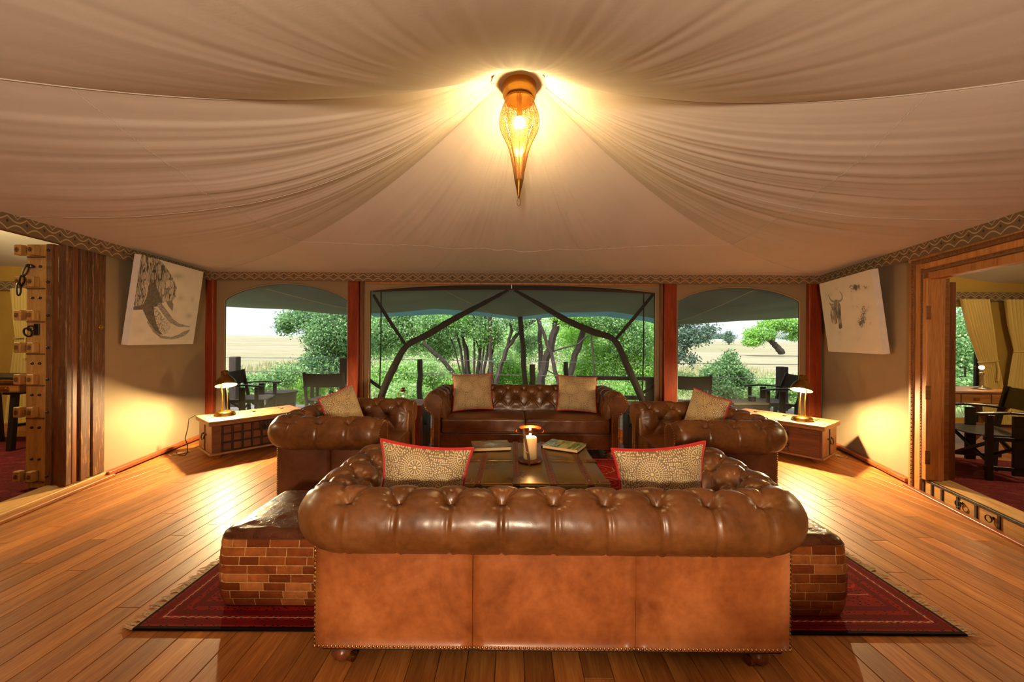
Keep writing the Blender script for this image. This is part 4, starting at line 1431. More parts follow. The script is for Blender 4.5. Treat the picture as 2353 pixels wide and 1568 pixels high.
# ---- candle lantern
L = thing('candle_lantern', 'glass hurricane lantern with leather straps and a lit candle on the trunk table', 'lantern', (0.135, 2.84, TT + 0.0015))
MB().lathe([(0.0, 0.0), (0.084, 0.0), (0.088, 0.008), (0.084, 0.018), (0.0, 0.018)], 40).build('base_ring', 'copper_brown', L, True)
MB().lathe([(0.075, 0.020), (0.077, 0.08), (0.077, 0.17), (0.075, 0.215), (0.075, 0.252)], 40, cap=False).build('glass_cylinder', 'clear_glass', L, True)
MB().lathe([(0.079, 0.215), (0.083, 0.217), (0.083, 0.236), (0.079, 0.238)], 40, cap=False).build('top_band', 'copper_brown', L, True)
MB().tube([(0.075 * math.cos(2 * PI * k / 32), 0.075 * math.sin(2 * PI * k / 32), 0.253) for k in range(32)], 0.003, 6, closed=True).build('glass_rim', 'clear_glass', L, True)
MB().cbox((0, 0, 0), (0.018, 0.004, 0.255), 0.0015, Matrix.Translation((-0.028, -0.088, 0.118)) @ Matrix.Rotation(R(-10), 4, 'Y') @ Matrix.Rotation(R(-2), 4, 'X')).build('leather_strap', 'strap_leather', L)
MB().cbox((-0.025, -0.092, 0.085), (0.024, 0.005, 0.012), 0.0015, None).build('strap_buckle', 'old_brass', L)
MB().tube([(-0.082, 0.0, 0.225), (-0.10, 0.0, 0.226), (-0.104, 0.0, 0.21), (-0.094, 0.0, 0.20), (-0.082, 0, 0.2)], 0.0045, 6).build('lug', 'copper_brown', L, True)
MB().tube([(0.082, 0.0, 0.225), (0.094, 0.0, 0.226), (0.097, 0.0, 0.21), (0.082, 0, 0.2)], 0.0045, 6).build('lug', 'copper_brown', L, True)
cd = MB().lathe([(0.0, 0.019), (0.046, 0.019), (0.047, 0.03), (0.047, 0.165), (0.043, 0.172), (0.030, 0.166), (0.0, 0.164)], 32).build('candle', 'wax_white', L, True)
MB().tube([(0, 0, 0.164), (0.001, 0, 0.178)], 0.0012, 5).build('wick', 'black_rubber', cd)
MB().lathe([(0.0, 0.174), (0.006, 0.180), (0.0075, 0.188), (0.005, 0.200), (0.0, 0.214)], 10).build('flame', 'flame_light', cd, True)

# ---- two picture books
def book(label, loc, rz, cover_fn, w=0.30, d=0.23):
    b = thing('picture_book', label, 'book', loc, rz, 'books on the trunk table')
    MB().cbox((0.003, 0, 0.0135), (w - 0.012, d - 0.012, 0.019), 0.001).build('pages', 'paper', b)
    MB().cbox((0, 0, 0.0022), (w, d, 0.0035), 0.001).cbox((-w / 2 + 0.002, 0, 0.0135), (0.004, d, 0.024), 0.001).build('cover', 'black_paint', b)
    n, m = 60, 46
    X, Y = np.meshgrid(np.linspace(-w / 2, w / 2, n), np.linspace(-d / 2, d / 2, m), indexing='ij')
    col = cover_fn(X / w + 0.5, Y / d + 0.5)
    P = np.stack([X, Y, np.full_like(X, 0.0262)], -1)
    mb = MB().grid(P, None, col)
    mb.cbox((0, 0, 0.0245), (w, d, 0.003), 0.0008)
    mb.build('front_cover', 'vertex_gloss', b)
    return b
def lerp3(a, b, t): return np.array(a) * (1 - t[..., None]) + np.array(b) * t[..., None]
def cov1(u, v):
    n = vnoise(u * 9, v * 7, 3) * 0.6 + vnoise(u * 24, v * 20, 5) * 0.4
    c = lerp3(srgb(70, 52, 40)[:3], srgb(150, 116, 84)[:3], n)
    d = np.exp(-(((u - 0.5) / 0.25) ** 2 + ((v - 0.45) / 0.3) ** 2) * 1.5)
    return c * (1 - d[..., None]) + lerp3(srgb(50, 56, 64)[:3], srgb(196, 200, 206)[:3], vnoise(u * 16, v * 34, 8)) * d[..., None]
def cov2(u, v):
    n = vnoise(u * 12, v * 9, 13) * 0.6 + vnoise(u * 30, v * 26, 15) * 0.4
    c = lerp3(srgb(44, 58, 22)[:3], srgb(150, 160, 84)[:3], n)
    s = (vnoise(u * 22, v * 2.5, 21) > 0.62) * 0.7
    return c * (1 - s[..., None]) + np.array(srgb(196, 190, 120)[:3]) * s[..., None]
book('hardback picture book with a brown and grey cover left of the candle lantern', (-0.165, 3.19, TT + 0.0015), R(9), cov1)
book('picture book with a green leafy cover right of the candle lantern', (0.425, 3.20, TT + 0.0015), R(-28), cov2)

# ================================================================ SIDE TRUNKS
def side_trunk(label, x, y, w, d, h):
    t = thing('luggage_chest', label, 'trunk', (x, y, 0.0))
    MB().cbox((0, 0, h * 0.40), (w, d, h * 0.78), 0.006).build('trunk_body', 'red_trunk_leather', t)
    MB().cbox((0, 0, h * 0.9), (w + 0.006, d + 0.006, h * 0.195), 0.008).build('trunk_lid', 'red_trunk_leather', t)
    for sx in (-1, 1):
        pl = MB().cbox((sx * (w / 2 + 0.006), 0, h * 0.42), (0.008, d - 0.02, h * 0.74), 0.002).build('metal_side', 'grey_metal', t)
        for q in (-0.16, 0, 0.16): MB().cbox((sx * (w / 2 + 0.0105), q, h * 0.42), (0.003, 0.006, h * 0.74), 0.001).build('board_joint', 'black_paint', pl)
        MB().cbox((sx * (w / 2 + 0.016), -0.12, h * 0.62), (0.02, 0.06, 0.05), 0.004).tube([(sx * (w / 2 + 0.02), -0.16, h * 0.60), (sx * (w / 2 + 0.035), -0.12, h * 0.585), (sx * (w / 2 + 0.02), -0.08, h * 0.60)], 0.006, 6).build('latch', 'black_paint', pl)
        MB().cbox((sx * w * 0.30, -d / 2 - 0.004, h * 0.80), (0.04, 0.008, 0.08), 0.003).tube([(sx * w * 0.30, -d / 2 - 0.01, h * 0.83), (sx * w * 0.30 + 0.012, -d / 2 - 0.018, h * 0.79), (sx * w * 0.30, -d / 2 - 0.01, h * 0.76)], 0.004, 6).build('hasp', 'copper_brown', t)
        MB().cbox((sx * (w / 2 - 0.02), -d / 2 - 0.002, h / 2), (0.034, 0.004, h * 0.96), 0.001).build('edge_binding', 'strap_leather', t)
    MB().cbox((0, -d / 2 - 0.002, 0.15), (w * 0.9, 0.003, 0.02), 0.001).build('edge_binding', 'strap_leather', t)
    return t
side_trunk('red leather trunk used as side table between left armchair and window sofa', -1.265, 4.72, 0.50, 0.50, 0.575)
side_trunk('red leather trunk with grey side and black latch right of the window sofa', 1.625, 4.72, 0.46, 0.50, 0.565)

# ---- oil lantern on the left trunk
ol = thing('oil_lantern', 'small lit copper hurricane lamp on the trunk left of the window sofa', 'lantern', (-1.27, 4.66, 0.579))
MB().lathe([(0.0, 0.0), (0.045, 0.0), (0.047, 0.012), (0.040, 0.034), (0.020, 0.042), (0.020, 0.05), (0.0, 0.05)], 24).build('oil_tank', 'copper_brown', ol, True)
MB().lathe([(0.022, 0.05), (0.034, 0.075), (0.034, 0.095), (0.022, 0.125)], 24, cap=False).build('glass_globe', 'clear_glass', ol, True)
MB().lathe([(0.0, 0.125), (0.030, 0.125), (0.032, 0.135), (0.018, 0.145), (0.018, 0.158), (0.026, 0.162), (0.012, 0.172), (0.0, 0.173)], 24).build('chimney_cap', 'copper_brown', ol, True)
for sx in (-1, 1):
    MB().tube([(sx * 0.038, 0, 0.02), (sx * 0.05, 0, 0.05), (sx * 0.05, 0, 0.12), (sx * 0.03, 0, 0.15)], 0.0035, 6).build('side_tube', 'copper_brown', ol, True)
MB().tube([(0.05 * math.cos(a), 0.0, 0.13 + 0.07 * math.sin(a)) for a in np.linspace(0.1, PI - 0.1, 10)], 0.0018, 5).build('bail_handle', 'copper_brown', ol, True)
MB().lathe([(0.0, 0.058), (0.004, 0.062), (0.0045, 0.068), (0.0, 0.080)], 10).build('flame', 'small_flame', ol, True)

# ================================================================ CHESTS IN THE CORNERS
def chest(label, cx, cy, rz, near, style):
    t = thing('wooden_chest', label, 'chest', (cx, cy, 0.0), rz)
    W, D, H = 0.97, 0.52, 0.43
    MB().cbox((0, 0, 0.225), (W - 0.02, D - 0.02, 0.31), 0.004).build('chest_body', 'chest_wood', t)
    MB().cbox((0, 0, 0.066), (W + 0.02, D + 0.02, 0.022), 0.004).build('plinth', 'chest_wood', t)
    for k in range(3):
        y0 = -D / 2 - 0.018 + k * (D + 0.036) / 3
        MB().cbox((0, y0 + (D + 0.036) / 6, 0.412), (W + 0.04, (D + 0.036) / 3 - 0.0015, 0.022), 0.003).build('lid_board', 'chest_wood', t)
    MB().cbox((0, -D / 2 - 0.016, 0.388), (W + 0.036, 0.018, 0.028), 0.003).build('carved_lip', 'carved_lip', t)
    for sx in (-1, 1):
        MB().cbox((sx * (W / 2 + 0.010), 0, 0.388), (0.018, D + 0.01, 0.026), 0.003).build('lid_batten', 'chest_wood', t)
        MB().cbox((sx * (W / 2 - 0.006), 0, 0.225), (0.006, 0.02, 0.30), 0.001).build('iron_strap', 'iron', t)
        hd = MB().cbox((sx * (W / 2 - 0.003), -0.05, 0.255), (0.008, 0.02, 0.02), 0.002).cbox((sx * (W / 2 - 0.003), 0.05, 0.255), (0.008, 0.02, 0.02), 0.002)
        hd.tube([(sx * (W / 2 + 0.006), -0.05, 0.255), (sx * (W / 2 + 0.016), -0.045, 0.21), (sx * (W / 2 + 0.018), 0.0, 0.195), (sx * (W / 2 + 0.016), 0.045, 0.21), (sx * (W / 2 + 0.006), 0.05, 0.255)], 0.006, 6)
        hd.build('end_handle', 'iron', t, True)
        for sy in (-1, 1):
            MB().lathe([(0.0, 0.0), (0.018, 0.0), (0.022, 0.008), (0.040, 0.030), (0.044, 0.048), (0.036, 0.056), (0.0, 0.056)], 16, (sx * (W / 2 - 0.08), sy * (D / 2 - 0.07), 0)).build('foot', 'foot_wood', t, True)
    yf = -D / 2 + 0.008
    if style == 'grid':
        MB().cbox((-0.43, yf, 0.225), (0.08, 0.014, 0.29), 0.002).build('front_stile', 'chest_panel', t)
        MB().cbox((0.43, yf, 0.225), (0.08, 0.014, 0.29), 0.002).build('front_stile', 'chest_panel', t)
        nx, nz = 8, 3
        pm = MB().cbox((0, 0, 0), (0.76 / nx - 0.016, 0.012, 0.28 / nz - 0.014), 0.004).mesh('front_panel', 'chest_panel')
        for i in range(nx):
            for j in range(nz):
                link('front_panel', pm, t, (-0.38 + 0.76 / nx * (i + 0.5), yf, 0.085 + 0.28 / nz * (j + 0.5)))
        for i in range(nx + 1): MB().cbox((-0.38 + 0.76 / nx * i, yf - 0.006, 0.225), (0.014, 0.014, 0.29), 0.003).build('iron_strap', 'iron', t)
        for j in range(nz + 1): MB().cbox((0, yf - 0.004, 0.085 + 0.28 / nz * j), (0.78, 0.012, 0.012), 0.003).build('iron_strap', 'iron', t)
        MB().cbox((0.02, yf - 0.02, 0.31), (0.09, 0.012, 0.11), 0.004).tube([(0.02, yf - 0.03, 0.35), (0.04, yf - 0.05, 0.31), (0.02, yf - 0.03, 0.27), (0.0, yf - 0.05, 0.31), (0.02, yf - 0.03, 0.35)], 0.007, 6).build('hasp', 'iron', t, True)
    else:
        for (a, b) in ((-0.47, -0.17), (-0.165, 0.165), (0.17, 0.47)):
            MB().cbox(((a + b) / 2, yf, 0.225), (b - a, 0.012, 0.285), 0.004).build('front_panel', 'chest_panel', t)
        for z in (0.16, 0.285):
            for x in (0.155, -0.155):
                MB().lathe([(0.0, 0.0), (0.014, 0.0), (0.010, 0.010), (0.024, 0.026), (0.020, 0.042), (0.006, 0.050), (0.0, 0.051)], 16, (0, 0, 0), Matrix.Translation((x, yf - 0.004, z)) @ Matrix.Rotation(PI / 2, 4, 'X')).build('front_knob', 'iron', t, True)
        for x in (-0.47, 0.47): MB().cbox((x, yf - 0.002, 0.225), (0.02, 0.014, 0.29), 0.003).build('front_stile', 'chest_panel', t)
    for x in (-0.30, 0.02, 0.33):
        MB().cbox((x, 0.12, 0.426), (0.008, 0.16, 0.004), 0.001).cbox((x, 0.06, 0.429), (0.035, 0.016, 0.008), 0.002).build('hinge_strap', 'iron', t)
    return t
chest('low wooden chest with iron grid front in the left window corner', -3.087, 4.775, R(50), 0, 'grid')
chest('low wooden chest with dark plank front and knobs in the right window corner', 3.222, 4.770, R(-53), 1, 'plank')

# ---- brass desk lamps on the chests
def desk_lamp(label, loc, rz):
    t = thing('desk_lamp', label, 'lamp', loc, rz, 'brass lamps on the corner chests')
    MB().lathe([(0.0, 0.0), (0.096, 0.0), (0.099, 0.006), (0.094, 0.012), (0.092, 0.026), (0.080, 0.040), (0.050, 0.050), (0.0, 0.053)], 40).build('lamp_base', 'brass', t, True)
    for sy in (-0.022, 0.022):
        MB().tube([(0.0, sy, 0.045), (0.002, sy, 0.07)], 0.010, 10).build('rod_socket', 'brass', t, True)
        pts = [(0.0, sy, 0.06), (0.0, sy, 0.14), (0.004, sy, 0.20), (0.022, sy, 0.26), (0.048, sy, 0.32), (0.058, sy, 0.37), (0.052, sy, 0.425), (0.025, sy, 0.458), (-0.01, sy * 0.7, 0.462), (-0.032, sy * 0.3, 0.445)]
        MB().tube(pts, 0.0052, 8).build('lamp_rod', 'brass', t, True)
    # bell shade, tipped
    sh = thing('shade_pivot', None, None); sh.parent = t
    bpy.data.objects.remove(sh)
    T_ = Matrix.Translation((-0.036, 0, 0.315)) @ Matrix.Rotation(R(20), 4, 'Y')
    outer = [(0.098, 0.0), (0.099, 0.004), (0.092, 0.030), (0.078, 0.060), (0.058, 0.086), (0.036, 0.104), (0.034, 0.112), (0.036, 0.150), (0.030, 0.158), (0.0, 0.160)]
    innr = [(0.0, 0.096), (0.030, 0.094), (0.054, 0.080), (0.074, 0.056), (0.088, 0.028), (0.0955, 0.0), (0.098, 0.0)]
    s = MB().lathe(innr + outer, 40, (0, 0, 0), T_, False).build('lamp_shade', 'old_brass', t, True)
    MB().lathe([(0.0, -0.024), (0.012, -0.021), (0.0208, -0.012), (0.024, 0.0), (0.0208, 0.012), (0.012, 0.021), (0.0, 0.024)], 14, (0, 0, 0.008), T_).build('bulb', 'desk_bulb', s, True)
    MB().lathe([(0.013, 0.0), (0.013, 0.05)], 10, (0, 0, 0.044), T_).build('bulb_holder', 'old_brass', s, True)
    MB().tube([(0.08, -0.03, 0.015), (0.13, -0.05, 0.008), (0.15, 0.0, 0.006), (0.12, 0.06, 0.006), (0.17, 0.10, 0.006)], 0.0035, 5).build('cord', 'black_rubber', t, True)
    return t
LZ = 0.4245
for a_ in (
desk_lamp('brass desk lamp with bell shade, lit, on the left corner chest', (-3.31, 4.60, LZ), R(140)),
desk_lamp('brass desk lamp with bell shade, lit, on the right corner chest', (3.30, 4.52, LZ), R(38))): a_.scale = (1.1, 1.1, 1.1)
cbl = MB().tube([(-3.60, 4.54, 0.434), (-3.645, 4.50, 0.40), (-3.64, 4.48, 0.30), (-3.67, 4.48, 0.18), (-3.64, 4.48, 0.10), (-3.62, 4.45, 0.03), (-3.62, 4.42, 0.008), (-3.70, 4.44, 0.006), (-3.78, 4.50, 0.006), (-3.80, 4.52, 0.012)], 0.0045, 6)
tag(cbl.build('power_cord', 'black_rubber', None, True), 'black lamp cord hanging down the end of the left chest to the floor', 'cord')
def outlet(label, loc, rz):
    t = thing('floor_outlet', label, 'outlet', loc, rz, 'floor outlets')
    MB().cbox((0, 0, 0.004), (0.20, 0.075, 0.006), 0.002).build('outlet_plate', 'outlet_plate', t)
    for x in (-0.06, 0.06): MB().cbox((x, 0, 0.008), (0.05, 0.035, 0.004), 0.001).build('socket_cover', 'old_brass', t)
outlet('brass floor outlet in the boards by the left chest', (-3.76, 4.52, 0.001), R(65))
outlet('brass floor outlet in the boards by the right chest', (3.78, 4.62, 0.001), R(-60))

# ================================================================ PICTURES ON THE SIDE WALLS
def inside(poly, x, y):
    r = np.zeros(x.shape, bool); n = len(poly)
    for i in range(n):
        (x1, y1), (x2, y2) = poly[i], poly[(i + 1) % n]
        c = ((y1 > y) != (y2 > y)) & (x < (x2 - x1) * (y - y1) / ((y2 - y1) if y2 != y1 else 1e-9) + x1)
        r ^= c
    return r
def stroke(pts, ws, x, y):
    d = np.full(x.shape, -1e9)
    for i in range(len(pts) - 1):
        (x1, y1), (x2, y2) = pts[i], pts[i + 1]
        vx, vy = x2 - x1, y2 - y1
        t = np.clip(((x - x1) * vx + (y - y1) * vy) / (vx * vx + vy * vy), 0, 1)
        dist = np.hypot(x - x1 - t * vx, y - y1 - t * vy)
        d = np.maximum(d, ws[i] + (ws[i + 1] - ws[i]) * t - dist)
    return d > 0
def blob(cx, cy, rx, ry, x, y): return np.exp(-(((x - cx) / rx) ** 2 + ((y - cy) / ry) ** 2))
PAPER = np.array(srgb(236, 222, 206)[:3]); INK = np.array(srgb(40, 32, 28)[:3])
def tone(k): return PAPER * (1 - k[..., None]) + INK * k[..., None]
def elephant(x, y):
    k = 0.10 * vnoise(x / 90, y / 70, 3) ** 2
    k += 0.28 * blob(860, 450, 90, 40, x, y) + 0.25 * blob(910, 760, 40, 30, x, y) + 0.3 * blob(1050, 1010, 60, 35, x, y) + 0.22 * blob(1110, 790, 30, 40, x, y) + 0.15 * blob(340, 1190, 60, 50, x, y)
    head = inside([(100, 900), (150, 100), (480, 130), (640, 250), (760, 420), (850, 600), (830, 740), (770, 820), (690, 800), (640, 820), (590, 700), (500, 560), (450, 560), (430, 700), (380, 850), (280, 900)], x, y)
    wr = np.abs(vnoise(x / 10 + 3.0 * vnoise(y / 90, x / 160, 2), y / 110, 4) - 0.5) * 2
    wr2 = vnoise(x / 5 + 3.0 * vnoise(y / 90, x / 160, 2), y / 26, 9)
    kh = 0.22 + 0.55 * (wr < 0.24) + 0.25 * (wr2 > 0.62) + 0.35 * blob(250, 400, 120, 420, x, y) + 0.25 * blob(560, 420, 120, 200, x, y)
    kh -= 0.18 * blob(700, 640, 70, 160, x, y)
    k = np.where(head, np.clip(kh, 0.05, 0.95), k)
    dark = inside([(490, 500), (560, 600), (600, 680), (640, 810), (600, 860), (520, 870), (525, 980), (560, 1120), (600, 1210), (640, 1260), (560, 1240), (480, 1140), (420, 1020), (375, 905), (300, 912), (170, 890), (280, 860), (380, 840), (430, 720), (450, 580)], x, y)
    k = np.where(dark, 0.80 + 0.1 * vnoise(x / 20, y / 20, 1), k)
    curl = inside([(520, 870), (560, 890), (640, 1010), (760, 1090), (755, 1160), (710, 1230), (640, 1258), (590, 1200), (550, 1100), (530, 980)], x, y)
    k = np.where(curl, 0.14 + 0.6 * (vnoise(x / 6, y / 12, 6) > 0.58) * np.clip(1.3 - (x - 540) / 220, 0.3, 1), k)
    for pts, ws in (([(600, 850), (680, 960), (770, 1070), (880, 1130), (1070, 1158)], [34, 40, 34, 24, 4]), ([(440, 1080), (520, 1210), (620, 1290), (760, 1308), (880, 1285), (980, 1245), (1060, 1205)], [12, 16, 18, 16, 24, 30, 12])):
        k = np.where(stroke(pts, ws, x, y), 0.52 + 0.4 * (vnoise(x / 9, y / 9, 7) - 0.3), k)
    tuft = inside([(690, 800), (770, 785), (800, 840), (785, 940), (720, 860)], x, y)
    k = np.where(tuft, 0.7, k)
    return tone(np.clip(k, 0, 0.95))
def wildebeest(x, y):
    k = 0.05 * vnoise(x / 90, y / 70, 3)
    sp = vnoise(x / 7, y / 8, 5) * 0.5 + vnoise(x / 14, y / 17, 6) * 0.5
    dens = 0.55 * blob(220, 580, 60, 70, x, y) + 0.6 * blob(330, 560, 35, 70, x, y) + 0.45 * blob(430, 480, 40, 50, x, y) + 0.40 * blob(545, 470, 25, 50, x, y) + 0.95 * blob(770, 460, 70, 55, x, y) + 0.45 * blob(740, 460, 150, 60, x, y) + 0.6 * blob(930, 470, 50, 40, x, y) + 0.5 * blob(700, 620, 30, 90, x, y)
    dens += 0.5 * blob(760, 740, 90, 30, x, y) + 1.0 * blob(840, 980, 75, 80, x, y) + 0.9 * blob(880, 830, 55, 120, x, y) + 0.45 * blob(960, 760, 40, 60, x, y) + 0.4 * blob(790, 1220, 40, 60, x, y) + 0.45 * blob(985, 1000, 25, 30, x, y) + 0.5 * blob(470, 1150, 40, 90, x, y) + 0.3 * blob(440, 1260, 60, 50, x, y) + 0.5 * blob(300, 980, 40, 60, x, y)
    k += 0.70 * smoothstep(-0.05, 0.22, sp - (0.88 - 0.60 * dens)) * np.clip(dens * 1.4, 0, 1)
    k += 0.10 * dens
    face = inside([(365, 670), (400, 640), (460, 650), (490, 720), (497, 900), (512, 1050), (480, 1075), (445, 1060), (445, 980), (425, 900), (415, 990), (365, 1000), (340, 870), (355, 740)], x, y)
    st = vnoise(x / 8, y / 60, 4)
    k = np.where(face, 0.35 + 0.55 * st + 0.2 * blob(480, 1030, 50, 40, x, y) + 0.2 * blob(460, 800, 40, 120, x, y) - 0.25 * blob(440, 720, 20, 60, x, y), k)
    neck = inside([(300, 760), (345, 730), (350, 860), (350, 1000), (310, 980), (285, 880)], x, y)
    k = np.where(neck & ~face, 0.25 + 0.5 * (vnoise(x / 9, y / 30, 8) > 0.5), k)
    for pts, ws in (([(375, 672), (330, 668), (290, 635), (272, 590), (270, 560)], [16, 14, 11, 8, 4]), ([(460, 662), (500, 660), (526, 628), (528, 580), (505, 540), (480, 520)], [14, 13, 11, 9, 7, 3]), ([(275, 690), (310, 725), (350, 715)], [6, 20, 10])):
        k = np.where(stroke(pts, ws, x, y), 0.62, k)
    return tone(np.clip(k, 0, 0.92))
def wall_picture(label, T, w, h, tilt, fn, quad, mirror_side):
    t = thing('canvas_print', label, 'picture'); t.matrix_world = T
    n, m = 400, 340
    U, Vv = np.meshgrid(np.linspace(0, 1, n), np.linspace(0, 1, m), indexing='ij')
    (tl, tr, br, bl) = [np.array(q, float) for q in quad]
    px = tl * 1.0
    X = ((1 - U) * (1 - Vv)) * bl[0] + U * (1 - Vv) * br[0] + U * Vv * tr[0] + (1 - U) * Vv * tl[0]
    Y = ((1 - U) * (1 - Vv)) * bl[1] + U * (1 - Vv) * br[1] + U * Vv * tr[1] + (1 - U) * Vv * tl[1]
    col = fn(X, Y)
    P = np.stack([(U - 0.5) * w, np.full_like(U, -0.0305), (Vv - 0.5) * h], -1)
    TT_ = Matrix.Rotation(tilt, 4, 'X')
    f = MB().grid(P[::-1], None, col[::-1]).build('printed_canvas', 'vertex_paint', t); f.matrix_local = TT_
    c = MB().cbox((0, 0, 0), (w, 0.06, h), 0.003).build('stretcher', 'canvas_side', t); c.matrix_local = TT_
    return t
def wall_frame(fx, y, side, z, off):
    ang = math.atan2(-(fx(1) - fx(0)), 1.0)
    # local -Y looks into the room
    rz = ang - PI / 2 if False else (PI / 2 + ang if side < 0 else -PI / 2 + ang)
    T = Matrix.Translation((fx(y) + off * -side, y, z)) @ Matrix.Rotation(rz, 4, 'Z')
    return T
wall_picture('black and white canvas print of an elephant trunk and tusks, left wall', wall_frame(lwx, 4.41, -1, 1.69, 0.115), 1.04, 0.90, R(7), elephant, [(375, 140), (1303, 430), (1133, 1388), (190, 1400)], -1)
wall_picture('pale canvas print of a wildebeest emerging from dust, right wall', wall_frame(rwx, 4.50, 1, 1.63, 0.125), 1.10, 0.86, R(7), wildebeest, [(75, 430), (1000, 200), (1165, 1450), (205, 1390)], 1)

# ================================================================ PENDANT LAMP
PL = thing('pendant_lamp', 'pierced brass teardrop lamp glowing under the peak of the tent roof', 'lamp', (AX + 0.005, AY, 0.0))
MB().lathe([(0.0, 2.862), (0.098, 2.862), (0.101, 2.856), (0.101, 2.800), (0.098, 2.785), (0.091, 2.772), (0.086, 2.768), (0.0, 2.775)], 48).build('ceiling_cup', 'brass', PL, True)
MB().lathe([(0.014, 3.04), (0.014, 2.86)], 12).build('drop_rod', 'brass', PL, True)
MB().lathe([(0.080, 2.782), (0.086, 2.772), (0.090, 2.764), (0.086, 2.757)], 48, cap=False).build('gallery_ring', 'brass', PL, True)
prof = [(0.086, 2.760), (0.094, 2.735), (0.108, 2.700), (0.118, 2.665), (0.121, 2.637), (0.117, 2.605), (0.105, 2.570), (0.088, 2.535), (0.071, 2.500), (0.057, 2.460), (0.047, 2.415), (0.038, 2.370), (0.030, 2.325), (0.0245, 2.280)]
n = 8; NP = 64
pz = np.linspace(prof[0][1], prof[-1][1], 50)
pr = np.interp(-pz, [-z for r, z in prof], [r for r, z in prof])
P = np.zeros((NP + 1, 50, 3)); UV = np.zeros((NP + 1, 50, 2))
for i in range(NP + 1):
    a = 2 * PI * i / NP
    lob = 1 + 0.035 * abs(math.sin(a * n / 2))
    for j in range(50):
        rr = pr[j] * lob
        P[i, j] = (rr * math.cos(a), rr * math.sin(a), pz[j])
        UV[i, j] = (a * max(pr[j], 0.05) / 0.0105 * 0.9 if False else i * 96 / NP * 1.0, (pz[0] - pz[j]) / 0.0070)
shd = MB().grid(P, UV).build('pierced_shade', 'filigree_brass', PL, 'all')
for k in range(n):
    a = 2 * PI * k / n
    MB().tube([(1.0 * pr[j] * math.cos(a), 1.0 * pr[j] * math.sin(a), pz[j]) for j in range(0, 50, 2)] + [(0.0245 * math.cos(a), 0.0245 * math.sin(a), 2.28)], 0.0026, 5).build('shade_rib', 'old_brass', PL, True)
MB().lathe([(0.0255, 2.284), (0.0255, 2.276), (0.022, 2.262), (0.008, 2.192), (0.006, 2.186), (0.008, 2.182), (0.0, 2.176)], 24).build('tip_cone', 'old_brass', PL, True)
MB().tube([(0.011 * math.cos(a), 0.0, 2.152 + 0.024 * math.sin(a)) for a in np.linspace(0, 2 * PI, 17)[:-1]], 0.0016, 5, closed=True).build('tip_ring', 'old_brass', PL, True)
MB().lathe([(0.0, -0.036), (0.018, -0.031), (0.031, -0.018), (0.036, 0.0), (0.031, 0.018), (0.018, 0.031), (0.0, 0.036)], 16, (0, 0, 2.632)).build('bulb', 'pendant_bulb', PL, True)
MB().lathe([(0.016, 2.662), (0.016, 2.79)], 12).build('bulb_holder', 'old_brass', PL, True)

# ================================================================ GATHERED NETTING IN THE MIDDLE OPENING
def net_band(label, pts, rad, straps, cords):
    t = thing('tied_netting', label, 'netting', (0, 0, 0), 0, 'tied netting curtains')
    Y = BY + 0.105
    cv = [at(px, py, Y) for px, py in pts]
    # smooth polyline
    fine = []; rr = []
    for i in range(len(cv) - 1):
        for q in range(8):
            u = q / 8
            p0 = cv[max(i - 1, 0)]; p1 = cv[i]; p2 = cv[i + 1]; p3 = cv[min(i + 2, len(cv) - 1)]
            fine.append(0.5 * ((2 * p1) + (p2 - p0) * u + (2 * p0 - 5 * p1 + 4 * p2 - p3) * u * u + (3 * p1 - p0 - 3 * p2 + p3) * u ** 3))
            rr.append(rad[i] + (rad[i + 1] - rad[i]) * u + 0.002 * math.sin(len(fine) * 1.7))
    fine.append(cv[-1]); rr.append(rad[-1])
    MB().tube(fine, rr, 12).build('gathered_net', 'dark_netting', t, True)
    for (a, b, w) in straps:
        p, q = at(*a, Y), at(*b, Y)
        MB().tube([p, p.lerp(q, 0.5) + Vector((0, 0, -0.01)), q], [w * 0.8, w, w * 0.8], 6).build('tie_strap', 'dark_netting', t, True)
    for (a, b) in cords:
        p, q = at(*a, Y - 0.02), at(*b, Y - 0.02)
        MB().tube([p, p.lerp(q, 0.6) + Vector((0.01, 0, 0)), q], 0.009, 6).build('pull_cord', 'black_rubber', t, True)
net_band('dark netting tied back towards the left side of the middle opening', [(1168, 667), (1110, 698), (1040, 735), (985, 768), (934, 796), (905, 845), (884, 890), (868, 940)], [0.018, 0.032, 0.042, 0.046, 0.040, 0.052, 0.050, 0.048], [((858, 678), (934, 796), 0.026), ((849, 873), (884, 897), 0.026)], [((876, 668), (872, 895))])
net_band('dark netting tied back towards the right side of the middle opening', [(1182, 667), (1240, 700), (1300, 735), (1360, 762), (1412, 783), (1445, 850), (1468, 900), (1486, 945)], [0.018, 0.032, 0.042, 0.048, 0.040, 0.050, 0.050, 0.048], [((1501, 676), (1412, 783), 0.026), ((1506, 882), (1474, 905), 0.026)], [((1479, 674), (1476, 905))])
rb = MB().tube([(-1.9 + 3.8 * i / 20, BY + 0.05, 1.985 + 0.045 * (1 - (2 * i / 20 - 1) ** 2)) for i in range(21)], 0.030, 10)
tag(rb.build('rolled_blind', 'brown_roll', None, True), 'rolled brown canvas blind tied under the head of the middle opening', 'blind')
hk = MB().cbox((-0.01, BY - 0.045, 2.035), (0.012, 0.008, 0.06), 0.002)
tag(hk.build('metal_hook', 'silver'), 'small silver hook at the top centre of the middle opening', 'hook')
# ================================================================ VERANDA AND COUNTRY OUTSIDE
DZ = -0.07
dk = struct(thing('deck_floor', None, None))
me = MB().cbox((0, 0, -0.02), (16.0, 0.138, 0.04), 0.003).mesh('deck_board', 'deck_wood')
for k in range(20):
    link('deck_board', me, dk, (0, BY + 0.12 + 0.143 * k, DZ))
struct(MB().box((0, 6.9, DZ - 0.14), (16.0, 2.9, 0.16)).build('deck_floor_joists', 'post_wood'))

